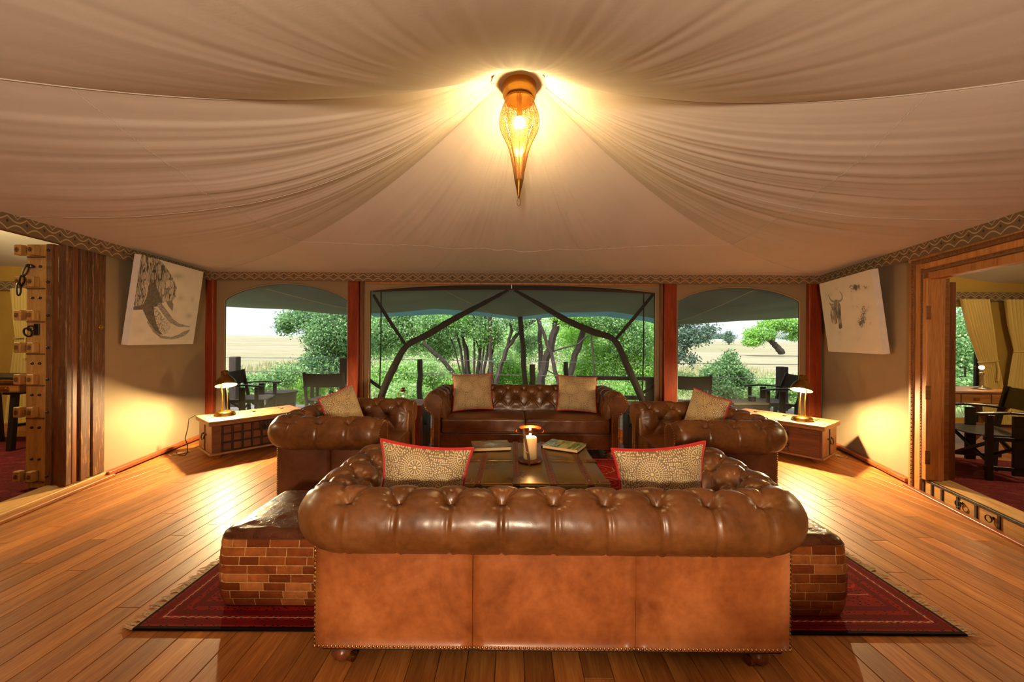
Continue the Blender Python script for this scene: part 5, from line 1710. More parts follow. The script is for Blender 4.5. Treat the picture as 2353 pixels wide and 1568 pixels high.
# ---- land
ys = np.concatenate([np.linspace(8.2, 16, 12), np.linspace(18, 60, 14), np.linspace(70, 420, 16)])
P = np.zeros((61, len(ys), 3))
def ground(x, y): return -0.55 + 0.0125 * (y - 9) * (1 - 0.25 * np.clip(x / max(y, 1), -1, 1)) + 0.10 * (vnoise(x * 0.3, y * 0.3, 2) - 0.5)
for j, y in enumerate(ys):
    for i in range(61):
        x = (i / 60 - 0.5) * 2 * (12 + y * 1.6)
        P[i, j] = (x, y, ground(x, y))
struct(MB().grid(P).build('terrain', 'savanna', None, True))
struct(MB().box((0, 4.0, -0.62), (60, 9.4, 0.05)).build('terrain_below', 'savanna'))

# ---- awning over the veranda
aw = thing('veranda_awning', 'grey green canvas awning over the veranda with scalloped edge', 'awning')
ex = np.array([-8.5, -5.9, -4.6, -3.3, -2.75, -1.6, -0.7, 0.12, 0.9, 2.0, 2.9, 3.35, 4.6, 5.9, 8.5])
ez = np.array([2.02, 1.955, 1.90, 1.79, 1.835, 1.93, 1.89, 1.77, 1.87, 1.91, 1.78, 1.64, 1.73, 1.81, 1.90])
n, m = 150, 26
P = np.zeros((n, m, 3))
for i in range(n):
    for j in range(m):
        v = j / (m - 1)
        x = (4.05 + 2.1 * v) * (2 * i / (n - 1) - 1)
        ze = float(np.interp(x, ex, ez))
        zz = 2.30 + (ze - 2.30) * v - 0.05 * math.sin(PI * v) + 0.03 * (float(vnoise(x * 1.3 + v * 3, v * 5 - x * .4, 7)) - 0.5)
        P[i, j] = (x, 5.46 + 2.7 * v, zz)
k1, k2 = int(n * (8.5 - 2.0) / 17), int(n * (8.5 + 2.05) / 17)
MB().grid(P).build('awning_sheet', 'awning_canvas', aw, True)
for (a, b) in (((-4.4, 5.6), (-2.6, 8.1)), ((-1.4, 5.6), (-0.4, 8.1)), ((3.8, 5.6), (3.2, 8.1))):
    pts = []
    for q in range(12):
        x = a[0] + (b[0] - a[0]) * q / 11; v = (a[1] + (b[1] - a[1]) * q / 11 - 5.46) / 2.7
        ze = float(np.interp(x, ex, ez)); pts.append((x, 5.46 + 2.7 * v, 2.30 + (ze - 2.30) * v - 0.05 * math.sin(PI * v) - 0.02))
    MB().tube(pts, 0.006, 5).build('guy_tape', 'seam_tape', aw, True)
P = np.zeros((80, 6, 3))
for i in range(80):
    x = -3.0 + 6.3 * i / 79
    ze = float(np.interp(x, ex, ez)); s = abs(math.sin((x + 3.05) / 3.15 * PI))
    for j in range(6):
        v = j / 5
        P[i, j] = (x, 8.20 + 0.5 * v, ze + 0.03 - v * (0.05 + 0.05 * s))
MB().grid(P).build('outer_flap', 'awning_teal', aw, True)

# ---- poles, fence posts and wires
def pole(name, label, cat, p0, p1, r0, r1, mat='post_wood', group=None):
    p0, p1 = Vector(p0), Vector(p1); pts = []; rr = []
    for q in range(7):
        u = q / 6; p = p0.lerp(p1, u)
        pts.append(p + Vector((0.015 * math.sin(q * 1.9), 0.01 * math.cos(q * 2.3), 0)) * (0 < q < 6)); rr.append((r0 + (r1 - r0) * u) * (1 + 0.05 * math.sin(q * 2.7)))
    return tag(MB().tube(pts, rr, 10).build(name, mat, None, True), label, cat, group)
pole('awning_pole', 'rough wooden pole holding up the middle of the awning', 'pole', (0.32, 7.95, DZ), (0.16, 7.98, 1.78), 0.055, 0.05)
for k, (px, py, r, lab) in enumerate(((540, 820, 0.075, 'square wooden fence post at the left edge of the left window'), (792, 823, 0.075, 'wooden fence post behind the canvas chair of the left window'), (965, 826, 0.055, 'round wooden fence post left of the window sofa'),
                                  (1223, 838, 0.06, 'round wooden fence post beside the awning pole'), (1300, 832, 0.05, 'slim round wooden fence post behind the right cushion of the window sofa'), (1797, 843, 0.08, 'thick wooden fence post in the right window'))):
    p = at(px, py, 8.02)
    if k in (0, 1, 5):
        tag(MB().cbox((p.x, 8.02, (DZ + p.z) / 2), (2 * r, 2 * r, p.z - DZ), 0.01).build('fence_post', 'post_wood'), lab, 'post', 'deck fence posts')
    else:
        pole('fence_post', lab, 'post', (p.x, 8.02, DZ), (p.x, 8.02, p.z), r, r * 0.95, 'post_wood', 'deck fence posts')
for z, lab in ((0.90, 'upper thin wire strung between the deck fence posts'), (0.62, 'lower thin wire strung between the deck fence posts')):
    tag(MB().tube([(-9, 8.10, z + 0.02), (-3.4, 8.10, z + 0.01), (0.4, 8.10, z - 0.03), (5.4, 8.10, z - 0.05), (9, 8.10, z - 0.05)], 0.006, 5).build('fence_wire', 'wire_metal'), lab, 'wire')

# ---- plank bar on the deck
pb = thing('plank_counter', 'rough plank counter on posts seen behind the right arm of the window sofa', 'counter', (0, 0, 0))
MB().bar((1.22, 7.45, 0.62), (3.1, 7.45, 0.60), 0.20, 0.06, 0.01).build('counter_plank', 'post_wood', pb)
MB().bar((1.9, 7.45, 0.25), (3.1, 7.45, 0.24), 0.10, 0.07, 0.01).build('lower_rail', 'post_wood', pb)
for x, w in ((1.50, 0.10), (2.62, 0.20)):
    MB().cbox((x, 7.45, (DZ + 0.58) / 2), (w, 0.14, 0.58 - DZ), 0.01).build('counter_post', 'post_wood', pb)

# ---- folding canvas chairs
def director(label, loc, rz, frame='dark_wood', back='chair_canvas', seat='chair_seat', w=0.58, d=0.50, sh=0.43, ah=0.64, bh=0.86, group='canvas chairs on the veranda', rake=0.05):
    t = thing('folding_chair', label, 'chair', loc, rz, group)
    hw, hd = w / 2, d / 2
    for sx in (-1, 1):
        MB().bar((sx * hw, hd - 0.04, 0.0), (sx * hw, hd - 0.04, ah - 0.02), 0.035, 0.05, 0.004).build('leg', frame, t)
        MB().bar((sx * hw, -hd + 0.06, 0.0), (sx * hw, -hd + 0.04, sh), 0.035, 0.05, 0.004).build('leg', frame, t)
        MB().bar((sx * hw, -hd + 0.04, sh - 0.02), (sx * hw, -hd - rake, bh), 0.035, 0.045, 0.004).build('back_post', frame, t)
        MB().bar((sx * hw, 0.0, 0.06), (sx * hw, 0.0, ah - 0.02), 0.03, 0.085, 0.004).build('side_post', frame, t)
        pts = [(-hd - 0.03, ah - 0.015), (-hd * 0.4, ah + 0.006), (hd * 0.3, ah + 0.010), (hd + 0.05, ah - 0.010)]
        ar = MB()
        for (a, b) in zip(pts[:-1], pts[1:]): ar.bar((sx * hw, a[0], a[1]), (sx * hw, b[0], b[1]), 0.06, 0.022, 0.004)
        ar.build('armrest', frame, t)
        MB().bar((sx * hw, -hd, 0.12), (sx * hw, hd, 0.12), 0.03, 0.04, 0.004).build('side_rail', frame, t)
        MB().bar((sx * hw, -hd + 0.02, sh - 0.03), (sx * hw, hd, sh - 0.03), 0.03, 0.04, 0.004).build('seat_rail', frame, t)
    for y in (-hd * 0.6, hd * 0.6):
        MB().bar((-hw, y, 0.10), (hw, y, sh - 0.05), 0.03, 0.022, 0.003, (0, 1, 0)).build('cross_brace', frame, t)
        MB().bar((hw, y + 0.024, 0.10), (-hw, y + 0.024, sh - 0.05), 0.03, 0.022, 0.003, (0, 1, 0)).build('cross_brace', frame, t)
    P = np.zeros((12, 8, 3))
    for i in range(12):
        for j in range(8):
            u, v = i / 11, j / 7
            P[i, j] = (-hw + w * u, -hd + 0.04 + (d - 0.06) * v, sh - 0.028 * math.sin(PI * u))
    Q = P.copy(); Q[:, :, 2] -= 0.008
    MB().grid(P).grid(Q[::-1]).build('seat', seat, t, True)
    for i in range(12):
        for j in range(8):
            u, v = i / 11, j / 7
            z = bh - 0.22 + 0.21 * v
            k = (z - sh) / (bh - sh)
            P[i, j] = (-hw - 0.012 + (w + 0.024) * u, -hd + 0.04 - (rake + 0.04) * k - 0.04 * math.sin(PI * u), z - 0.012 * math.sin(PI * u))
    Q = P.copy(); Q[:, :, 1] -= 0.012
    mb = MB().grid(P[::-1]).grid(Q)
    mb.build('backrest', back, t, True)
    return t
director('dark armchair on the veranda in side view left of the drum table', (-4.20, 6.45, DZ + 0.001), R(-84))
director('canvas chair on the veranda seen from behind in the left window', (-2.93, 6.45, DZ + 0.001), R(4))
director('canvas chair on the veranda seen from behind beside the right post', (2.83, 6.45, DZ + 0.001), R(-12))
director('dark armchair on the veranda in side view at the right window', (4.22, 6.45, DZ + 0.001), R(84), rake=0.13)
dt_ = thing('drum_table', 'low round dark drum table on the veranda between two chairs', 'table', (-4.14, 7.15, DZ + 0.001))
MB().lathe([(0.0, 0.0), (0.22, 0.0), (0.235, 0.20), (0.25, 0.40), (0.0, 0.40)], 28).build('drum', 'dark_wood', dt_, 40)
MB().lathe([(0.0, 0.401), (0.27, 0.401), (0.275, 0.415), (0.27, 0.43), (0.0, 0.432)], 28).build('table_top', 'chair_canvas', dt_, 40)
lt = thing('low_table', 'small low dark table on the veranda in front of the right hand chair', 'table', (3.52, 6.02, DZ + 0.001))
MB().cbox((0, 0, 0.47), (0.52, 0.36, 0.03), 0.004).build('table_top', 'chair_seat', lt)
MB().cbox((0, -0.165, 0.38), (0.50, 0.02, 0.14), 0.003).build('apron', 'dark_wood', lt)
for sx in (-1, 1):
    for sy in (-1, 1): MB().cbox((sx * 0.23, sy * 0.15, 0.226), (0.045, 0.045, 0.45), 0.004).build('leg', 'dark_wood', lt)
dc = MB().lathe([(0.0, 0.0), (0.05, 0.0), (0.055, 0.07), (0.05, 0.075), (0.0, 0.07)], 16, (3.62, 6.0, DZ + 0.4875))
tag(dc.build('cup', 'black_paint', None, True), 'dark cup on the low veranda table', 'cup')

# ---- leaves
def leaf_mesh(name, blobs, size, mat, seed, aspect=2.2, droop=0.0):
    rg = np.random.default_rng(seed)
    size *= 0.66
    blobs = [(c, r, int(n * 2.2)) for c, r, n in blobs]
    VV = []
    for (c, r, n) in blobs:
        d = rg.normal(size=(n, 3)); d /= np.linalg.norm(d, axis=1, keepdims=True)
        rad = rg.random(n) ** 0.45
        p = np.array(c) + d * rad[:, None] * np.array(r)
        # clump: pull towards random twig ends
        k = max(4, n // 90)
        tw = np.array(c) + (lambda q: q / np.linalg.norm(q, axis=1, keepdims=True))(rg.normal(size=(k, 3))) * (rg.random(k) ** 0.35)[:, None] * np.array(r)
        idx = rg.integers(0, k, n)
        p = p * 0.35 + tw[idx] * 0.65 + rg.normal(size=(n, 3)) * size * 1.9
        a = rg.normal(size=(n, 3)); a[:, 2] -= droop; a /= np.linalg.norm(a, axis=1, keepdims=True)
        b = np.cross(a, rg.normal(size=(n, 3))); b /= np.linalg.norm(b, axis=1, keepdims=True)
        s = size * (0.6 + 0.8 * rg.random((n, 1)))
        q = np.stack([p - a * s, p + b * s / aspect, p + a * s, p - b * s / aspect], 1)
        VV.append(q.reshape(-1, 3))
    V_ = np.concatenate(VV)
    nq = len(V_) // 4
    me = bpy.data.meshes.new(name)
    me.vertices.add(len(V_)); me.vertices.foreach_set('co', V_.astype(np.float32).ravel())
    me.loops.add(nq * 4); me.loops.foreach_set('vertex_index', np.arange(nq * 4, dtype=np.int32))
    me.polygons.add(nq); me.polygons.foreach_set('loop_start', np.arange(0, nq * 4, 4, dtype=np.int32))
    me.update(calc_edges=True)
    me.materials.append(M[mat])
    return me
def bush(name, label, cat, base, blobs, size, mat, seed, stems=(), group=None, droop=0.0, mat2=None):
    t = thing(name, label, cat, base, 0, group)
    bl = [((c[0] - base[0], c[1] - base[1], c[2] - base[2]), r, n) for c, r, n in blobs]
    o = link('foliage', leaf_mesh('foliage', bl, size, mat, seed, 2.2, droop), t); o['kind'] = 'stuff'
    if mat2:
        o = link('foliage', leaf_mesh('foliage', [(c, r, n // 3) for c, r, n in bl], size, mat2, seed + 100, 2.2, droop), t); o['kind'] = 'stuff'
    for pts, r0, r1 in stems:
        pts = [Vector(p) - Vector(base) for p in pts]
        fine = []; rr = []
        for i in range(len(pts) - 1):
            for q in range(4):
                u = q / 4; fine.append(pts[i].lerp(pts[i + 1], u) + Vector((0.02 * math.sin(i * 3 + q * 2.1), 0.02 * math.cos(i + q * 1.3), 0)) * (r0 / 0.08)); rr.append(r0 + (r1 - r0) * (i + u) / (len(pts) - 1))
        fine.append(pts[-1]); rr.append(r1)
        MB().tube(fine, rr, 7).build('stem', 'bark', t, True)
    return t
def G_(x, y): return float(ground(np.float64(x), np.float64(y)))
def px3(px, py, Y): p = at(px, py, Y); return (p.x, p.y, p.z)
def E_(px, py, Y, rx, ry, rd, n):       # ellipsoid given by its place in the view and its size in metres
    p = at(px, py, Y); return ((p.x, p.y, p.z), (rx, rd, ry), n)
# left window
bush('bushy_tree', 'large bushy tree filling the right half of the left window', 'tree', (-4.9, 10.8, G_(-4.9, 10.8)),
     [E_(765, 765, 10.8, 1.0, 0.75, 0.9, 5200), E_(745, 850, 10.6, 0.95, 0.7, 0.8, 3600), E_(690, 735, 10.8, 0.75, 0.30, 0.5, 1100), E_(655, 752, 10.7, 0.28, 0.22, 0.3, 300), E_(800, 800, 11.2, 0.9, 1.0, 0.8, 4200), E_(770, 720, 11.2, 1.2, 0.5, 0.9, 2600)], 0.055, 'leaf_mid', 11,
     [([px3(760, 905, 10.8), px3(765, 840, 10.8), px3(735, 770, 10.8)], 0.07, 0.03), ([px3(765, 840, 10.8), px3(700, 800, 10.7)], 0.03, 0.012), ([px3(770, 870, 10.8), px3(790, 750, 10.9)], 0.06, 0.02)], mat2='leaf_dark')
bush('undergrowth_bush', 'low green bush behind the fence at the left window, below the plain', 'bush', (-5.9, 9.6, G_(-5.9, 9.6)), [E_(590, 880, 9.6, 0.75, 0.28, 0.5, 1500), E_(660, 868, 9.5, 0.6, 0.38, 0.5, 1600), E_(540, 900, 9.4, 0.6, 0.2, 0.4, 700)], 0.045, 'leaf_mid', 12, mat2='leaf_pale')
bush('undergrowth_bush', 'bright leafy bush low behind the veranda chair of the left window', 'bush', (-4.6, 9.0, G_(-4.6, 9.0)), [E_(715, 895, 9.0, 0.5, 0.3, 0.4, 1400), E_(690, 915, 8.9, 0.4, 0.2, 0.3, 600)], 0.05, 'leaf_bright', 13)
# middle opening
bush('thicket', 'dense green thicket behind the left side of the middle opening', 'bush', (-3.2, 12.6, G_(-3.2, 12.6)),
     [E_(880, 770, 12.8, 1.0, 1.0, 0.9, 4200), E_(960, 760, 13.0, 1.1, 0.9, 0.9, 4200), E_(930, 720, 13.0, 1.6, 0.5, 0.9, 3200), E_(1020, 780, 13.6, 0.9, 0.9, 0.8, 2600)], 0.06, 'leaf_mid', 21, mat2='leaf_pale')
bush('undergrowth_bush', 'pale bright green undergrowth left of the window sofa', 'bush', (-2.6, 10.4, G_(-2.6, 10.4)),
     [E_(895, 870, 10.6, 0.8, 0.55, 0.5, 3200), E_(970, 860, 10.8, 0.7, 0.55, 0.5, 2800), E_(1020, 880, 11.0, 0.6, 0.4, 0.5, 1600), E_(930, 905, 10.0, 0.8, 0.3, 0.4, 1400)], 0.05, 'leaf_pale', 22, mat2='leaf_bright')
bush('multi_stem_tree', 'tree with a fan of many thin stems behind the left cushion of the window sofa', 'tree', (-1.1, 11.6, G_(-1.1, 11.6)),
     [E_(1060, 745, 11.6, 0.9, 0.45, 0.7, 2400), E_(1120, 760, 11.5, 0.6, 0.6, 0.6, 2000), E_(1000, 740, 11.6, 0.8, 0.4, 0.7, 1600), E_(1110, 700, 11.6, 1.2, 0.4, 0.8, 1700), E_(1150, 830, 11.4, 0.4, 0.35, 0.4, 600)], 0.05, 'leaf_mid', 23,
     [([px3(a, 895, Y), px3(b, 800, Y + .1), px3(c, 705, Y)], r, r * 0.6) for (a, b, c, Y, r) in ((1072, 1058, 1036, 11.5, 0.045), (1078, 1068, 1056, 11.6, 0.06), (1083, 1074, 1030, 11.7, 0.035), (1090, 1090, 1088, 11.5, 0.04), (1094, 1104, 1104, 11.6, 0.055), (1100, 1112, 1128, 11.4, 0.035), (1108, 1100, 1070, 11.8, 0.03), (1104, 1122, 1112, 11.3, 0.05), (1068, 1044, 1010, 11.6, 0.025), (1114, 1134, 1150, 11.7, 0.03))], mat2='leaf_bright')
bush('forked_tree', 'dark forked tree behind the middle of the window sofa', 'tree', (-0.4, 11.0, G_(-0.4, 11.0)),
     [E_(1180, 735, 11.0, 0.8, 0.35, 0.6, 1300), E_(1210, 790, 11.6, 0.5, 0.5, 0.5, 900)], 0.05, 'leaf_mid', 24,
     [([px3(1136, 900, 11.0), px3(1148, 850, 11.0), px3(1165, 800, 11.0), px3(1200, 755, 11.0), px3(1230, 735, 11.0)], 0.075, 0.04), ([px3(1165, 800, 11.0), px3(1176, 760, 10.9), px3(1170, 715, 10.9)], 0.05, 0.03), ([px3(972, 788, 11.1), px3(1020, 830, 11.1), px3(1072, 895, 11.1)], 0.05, 0.075), ([px3(1130, 900, 11.2), px3(1128, 840, 11.2), px3(1126, 720, 11.2)], 0.07, 0.05)])
bush('leaning_tree', 'tree with thick trunk leaning right, behind the right cushion of the window sofa', 'tree', (0.8, 11.2, G_(0.8, 11.2)),
     [E_(1300, 725, 11.3, 0.9, 0.35, 0.6, 1500), E_(1330, 770, 12.2, 0.8, 0.6, 0.6, 1900)], 0.05, 'leaf_bright', 25,
     [([px3(1238, 900, 11.2), px3(1252, 840, 11.2), px3(1272, 770, 11.2), px3(1284, 710, 11.2)], 0.125, 0.10), ([px3(1286, 895, 11.0), px3(1266, 810, 11.0), px3(1234, 730, 11.0)], 0.06, 0.045), ([px3(1244, 890, 11.4), px3(1242, 800, 11.4), px3(1238, 715, 11.4)], 0.07, 0.06), ([px3(1262, 810, 11.2), px3(1330, 790, 11.0), px3(1360, 760, 11.0)], 0.025, 0.012), ([px3(1255, 850, 11.2), px3(1310, 880, 11.0)], 0.02, 0.012)])
bush('leaning_tree', 'second leaning trunk further right, pale brown, in the middle opening', 'tree', (1.6, 11.6, G_(1.6, 11.6)),
     [E_(1390, 735, 11.7, 1.0, 0.5, 0.7, 2600), E_(1450, 770, 11.8, 0.9, 0.8, 0.7, 3600)], 0.05, 'leaf_mid', 26,
     [([px3(1304, 895, 11.6), px3(1318, 830, 11.6), px3(1338, 770, 11.6), px3(1348, 705, 11.6)], 0.10, 0.085), ([px3(1366, 880, 11.4), px3(1362, 800, 11.4), px3(1354, 720, 11.4)], 0.03, 0.02)], mat2='leaf_bright')
bush('thicket', 'bright green thicket behind the right side of the middle opening', 'bush', (2.6, 12.4, G_(2.6, 12.4)),
     [E_(1400, 830, 12.4, 1.1, 0.8, 0.7, 4000), E_(1470, 850, 12.0, 0.8, 0.8, 0.6, 3200), E_(1340, 850, 13.0, 0.9, 0.6, 0.6, 2200), E_(1440, 910, 11.0, 0.9, 0.4, 0.5, 1800), E_(1490, 770, 12.4, 0.8, 0.7, 0.6, 2600)], 0.05, 'leaf_bright', 27, mat2='leaf_mid')
bush('undergrowth_bush', 'bright green bush low between the trunks of the middle opening', 'bush', (0.0, 12.6, G_(0.0, 12.6)),
     [E_(1170, 850, 12.6, 0.6, 0.5, 0.5, 2200), E_(1210, 870, 12.6, 0.6, 0.4, 0.5, 1500), E_(1130, 880, 12.6, 0.6, 0.35, 0.5, 1200), E_(1060, 870, 13.0, 0.8, 0.5, 0.5, 1600)], 0.055, 'leaf_bright', 28)
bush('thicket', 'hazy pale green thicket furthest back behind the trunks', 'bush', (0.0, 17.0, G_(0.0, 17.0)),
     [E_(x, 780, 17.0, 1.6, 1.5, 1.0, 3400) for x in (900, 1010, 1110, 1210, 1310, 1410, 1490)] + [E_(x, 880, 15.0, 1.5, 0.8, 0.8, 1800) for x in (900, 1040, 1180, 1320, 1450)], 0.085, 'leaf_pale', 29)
# right window
bush('overhanging_branch', 'leafy branch hanging into the left of the right window', 'branch', (4.3, 9.6, 1.9),
     [E_(1575, 775, 9.6, 0.42, 0.35, 0.4, 1000), E_(1610, 770, 9.5, 0.30, 0.28, 0.3, 420), E_(1560, 815, 9.6, 0.3, 0.3, 0.3, 420), E_(1590, 825, 9.5, 0.16, 0.14, 0.2, 90), E_(1632, 755, 9.5, 0.16, 0.10, 0.2, 60), E_(1570, 735, 9.8, 0.6, 0.3, 0.4, 900)], 0.055, 'leaf_blue', 31,
     [([px3(1520, 735, 9.7), px3(1575, 760, 9.6), px3(1620, 765, 9.5)], 0.02, 0.008), ([px3(1545, 745, 9.7), px3(1575, 800, 9.6), px3(1592, 835, 9.5)], 0.015, 0.006)])
bush('rounded_bush', 'dark green rounded bush behind the fence in the right window', 'bush', (5.0, 9.4, G_(5.0, 9.4)),
     [E_(1668, 858, 9.4, 0.45, 0.42, 0.4, 2600), E_(1635, 870, 9.4, 0.30, 0.35, 0.35, 1300), E_(1705, 875, 9.4, 0.28, 0.32, 0.35, 1100), E_(1675, 825, 9.4, 0.18, 0.2, 0.2, 300), E_(1660, 905, 9.2, 0.6, 0.4, 0.4, 1600)], 0.045, 'leaf_mid', 32, mat2='leaf_dark')
bush('undergrowth_bush', 'light green scrub behind the fence at the right edge of the right window', 'bush', (6.1, 9.4, G_(6.1, 9.4)),
     [E_(1760, 895, 9.4, 0.6, 0.35, 0.4, 1800), E_(1815, 900, 9.4, 0.6, 0.4, 0.4, 1600), E_(1740, 920, 9.0, 0.6, 0.3, 0.3, 900), E_(1575, 880, 9.8, 0.5, 0.3, 0.4, 900)], 0.045, 'leaf_pale', 33, mat2='leaf_mid')
b0 = px3(1797, 812, 40)
bush('acacia_tree', 'spreading flat topped acacia with crooked trunk on the plain, right window', 'tree', b0,
     [E_(1748, 768, 40, 1.9, 0.55, 1.6, 2600), E_(1730, 785, 40, 1.1, 0.4, 1.2, 900), E_(1790, 742, 40, 1.9, 0.6, 1.6, 2200), E_(1825, 752, 40, 1.5, 0.7, 1.4, 1700), E_(1840, 775, 40, 1.2, 0.4, 1.2, 700), E_(1765, 752, 40, 1.2, 0.45, 1.2, 1000)], 0.15, 'leaf_bright', 34,
     [([b0, px3(1784, 796, 40), px3(1772, 786, 40), px3(1776, 765, 40), px3(1786, 745, 40)], 0.34, 0.14), ([px3(1772, 786, 40), px3(1755, 778, 40), px3(1735, 772, 40)], 0.18, 0.08), ([px3(1776, 765, 40), px3(1800, 752, 40), px3(1822, 750, 40)], 0.14, 0.06)], mat2='leaf_mid')
b1 = px3(1675, 792, 95)
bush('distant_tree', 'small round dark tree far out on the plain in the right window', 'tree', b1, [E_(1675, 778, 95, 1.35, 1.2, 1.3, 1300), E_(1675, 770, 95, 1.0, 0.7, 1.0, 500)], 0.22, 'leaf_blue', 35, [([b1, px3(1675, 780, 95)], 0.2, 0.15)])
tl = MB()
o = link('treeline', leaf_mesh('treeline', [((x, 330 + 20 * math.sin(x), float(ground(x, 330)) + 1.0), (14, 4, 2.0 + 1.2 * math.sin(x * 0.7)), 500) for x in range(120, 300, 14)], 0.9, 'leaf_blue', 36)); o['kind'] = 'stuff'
o['label'] = 'line of far grey green trees on the horizon'; o['category'] = 'trees'
# grass between the fence and the plain
def blades(seed, n, x0, x1, y0, y1, h):
    rg = np.random.default_rng(seed)
    x = rg.uniform(x0, x1, n); y = rg.uniform(y0, y1, n)
    z = np.array([float(ground(a, b)) for a, b in zip(x, y)])
    a = rg.uniform(0, PI, n); s = rg.uniform(0.5, 1.1, n) * h; w = 0.012 * (y / 9)
    lx, ly = rg.normal(size=n) * 0.15 * s, rg.normal(size=n) * 0.15 * s
    c, d = np.cos(a) * w, np.sin(a) * w
    q = np.stack([np.stack([x - c, y - d, z - 0.02], -1), np.stack([x + c, y + d, z - 0.02], -1), np.stack([x + lx + c * 0.3, y + ly + d * 0.3, z + s], -1), np.stack([x + lx - c * 0.3, y + ly - d * 0.3, z + s], -1)], 1).reshape(-1, 3)
    me = bpy.data.meshes.new('grass'); me.vertices.add(len(q)); me.vertices.foreach_set('co', q.astype(np.float32).ravel())
    me.loops.add(len(q)); me.loops.foreach_set('vertex_index', np.arange(len(q), dtype=np.int32))
    me.polygons.add(n); me.polygons.foreach_set('loop_start', np.arange(0, len(q), 4, dtype=np.int32)); me.update(calc_edges=True)
    me.materials.append(M['grass_blade']); return me
o = link('grass', blades(41, 16000, -14, 14, 8.6, 24, 0.34)); tag(o, 'tall pale grass growing beyond the veranda fence', 'grass', None, 'stuff')
# ================================================================ THE ADJOINING TENTS SEEN THROUGH THE DOORWAYS
# right hand side tent
struct(MB().box((6.9, 3.6, -0.03), (5.6, 6.2, 0.05)).build('floor_side_right', 'floor_wood'))
struct(wall_with_openings(5.02, 9.6, -0.05, 2.6, [(6.90, 7.46, 0.12, 1.84, 1.90)], 6.40, 6.43).build('wall_side_right_back', 'side_wall_canvas'))
struct(MB().add([(4.26, 5.44, -.05), (5.02, 6.42, -.05), (5.02, 6.42, 2.5), (4.26, 5.44, 2.5), (4.29, 5.43, -.05), (5.05, 6.41, -.05), (5.05, 6.41, 2.5), (4.29, 5.43, 2.5)], [(3, 2, 1, 0), (4, 5, 6, 7), (4, 7, 3, 0), (2, 6, 5, 1), (7, 6, 2, 3), (1, 5, 4, 0)]).build('wall_side_right_return', 'side_wall_canvas'))
struct(MB().box((9.6, 3.6, 1.2), (0.03, 5.8, 2.6)).build('wall_side_right', 'side_wall_canvas'))
struct(MB().box((6.6, 0.8, 1.2), (6.2, 0.03, 2.6)).build('wall_side_right_front', 'side_wall_canvas'))
P = np.array([[(lambda x: (x, y, z + 0.03 * math.sin(x * 3 + y) + 0.25 * (1 - abs((x - 7) / 3.5))))(max(3.9, 0.79 * y) + (9.65 - max(3.9, 0.79 * y)) * u_) for (y, z) in ((6.45, 2.12), (5.6, 2.2), (4.6, 2.4), (3.5, 2.75), (2.4, 2.4), (0.75, 2.15))] for u_ in np.linspace(0, 1, 30)])
struct(MB().grid(P).build('ceiling_side_right', 'side_ceiling_canvas', None, True))
pelmet('trim_30', (5.05, 6.34), (9.5, 6.34), 1.99, 2.13)
w4 = struct(thing('window_4', None, None, (7.18, 6.42, 0)))
MB().cbox((0.27, -0.03, 0.95), (0.05, 0.04, 1.8), 0.004).build('window_post', 'dark_wood', w4)
MB().grid(np.array([[(x, 0.03, z) for z in (0.12, 1.9)] for x in (-0.3, 0.3)])).build('insect_screen', 'net_screen', w4)
bush('garden_shrub', 'green shrub outside the window of the right hand tent', 'bush', (10.4, 9.2, -0.5), [((10.3, 9.2, 1.3), (0.9, 0.6, 1.3), 3800), ((11.2, 9.6, 0.9), (0.9, 0.6, 1.2), 2400), ((9.8, 9.0, 0.4), (0.6, 0.5, 0.7), 1400)], 0.055, 'leaf_mid', 51, mat2='leaf_pale')
o = MB().cbox((2.0, 0.0, 0.003), (4.0, 3.1, 0.012), 0.003).build('side_rug', 'side_rug_wool'); o.matrix_world = Matrix.Translation((rwx(3.3) + 0.24, 3.3, 0)) @ Matrix.Rotation(R(-15.6), 4, 'Z'); tag(o, 'worn red rug on the floor of the right hand tent', 'rug')

def curtain(label, rows, Y, n=70, folds=9, amp=0.035, group='tied canvas curtains'):
    """rows: (z, x_left, x_right, fold depth factor), top to bottom"""
    t = thing('curtain', label, 'curtain', (0, 0, 0), 0, group)
    zs = np.array([r[0] for r in rows]); 
    zz = np.linspace(zs[0], zs[-1], 60)
    xl = np.interp(-zz, -zs, [r[1] for r in rows]); xr = np.interp(-zz, -zs, [r[2] for r in rows]); am = np.interp(-zz, -zs, [r[3] for r in rows])
    P = np.zeros((n, 60, 3))
    for i in range(n):
        u = i / (n - 1)
        for j in range(60):
            ph = u * folds * 2 * PI + 0.8 * math.sin(zz[j] * 2 + u * 5)
            P[i, j] = (xl[j] + (xr[j] - xl[j]) * u, Y + amp * am[j] * math.sin(ph), zz[j])
    MB().grid(P).build('cloth', 'curtain_cloth', t, 'all')
    zt = rows[2][0]
    k = int(np.argmin(np.abs(zz - zt)))
    cx, hw = (xl[k] + xr[k]) / 2, (xr[k] - xl[k]) / 2
    MB().tube([(cx + (hw + 0.01) * math.cos(a), Y + (amp * am[k] + 0.018) * math.sin(a), zt + 0.015 * math.cos(a)) for a in np.linspace(0, 2 * PI, 25)[:-1]], 0.013, 6, closed=True).build('tie_cord', 'curtain_cloth', t, True)
    MB().tube([(cx + hw * 0.5, Y - amp * am[k] - 0.03, zt), (cx + hw * 0.6, Y - amp * am[k] - 0.045, zt - 0.12), (cx + hw * 0.55, Y - amp * am[k] - 0.04, zt - 0.30)], [0.008, 0.012, 0.02], 6).build('cord_tassel', 'curtain_cloth', t, True)
    return t
def cx_(px, Y): return at(px, 780, Y).x
Yc = 6.22
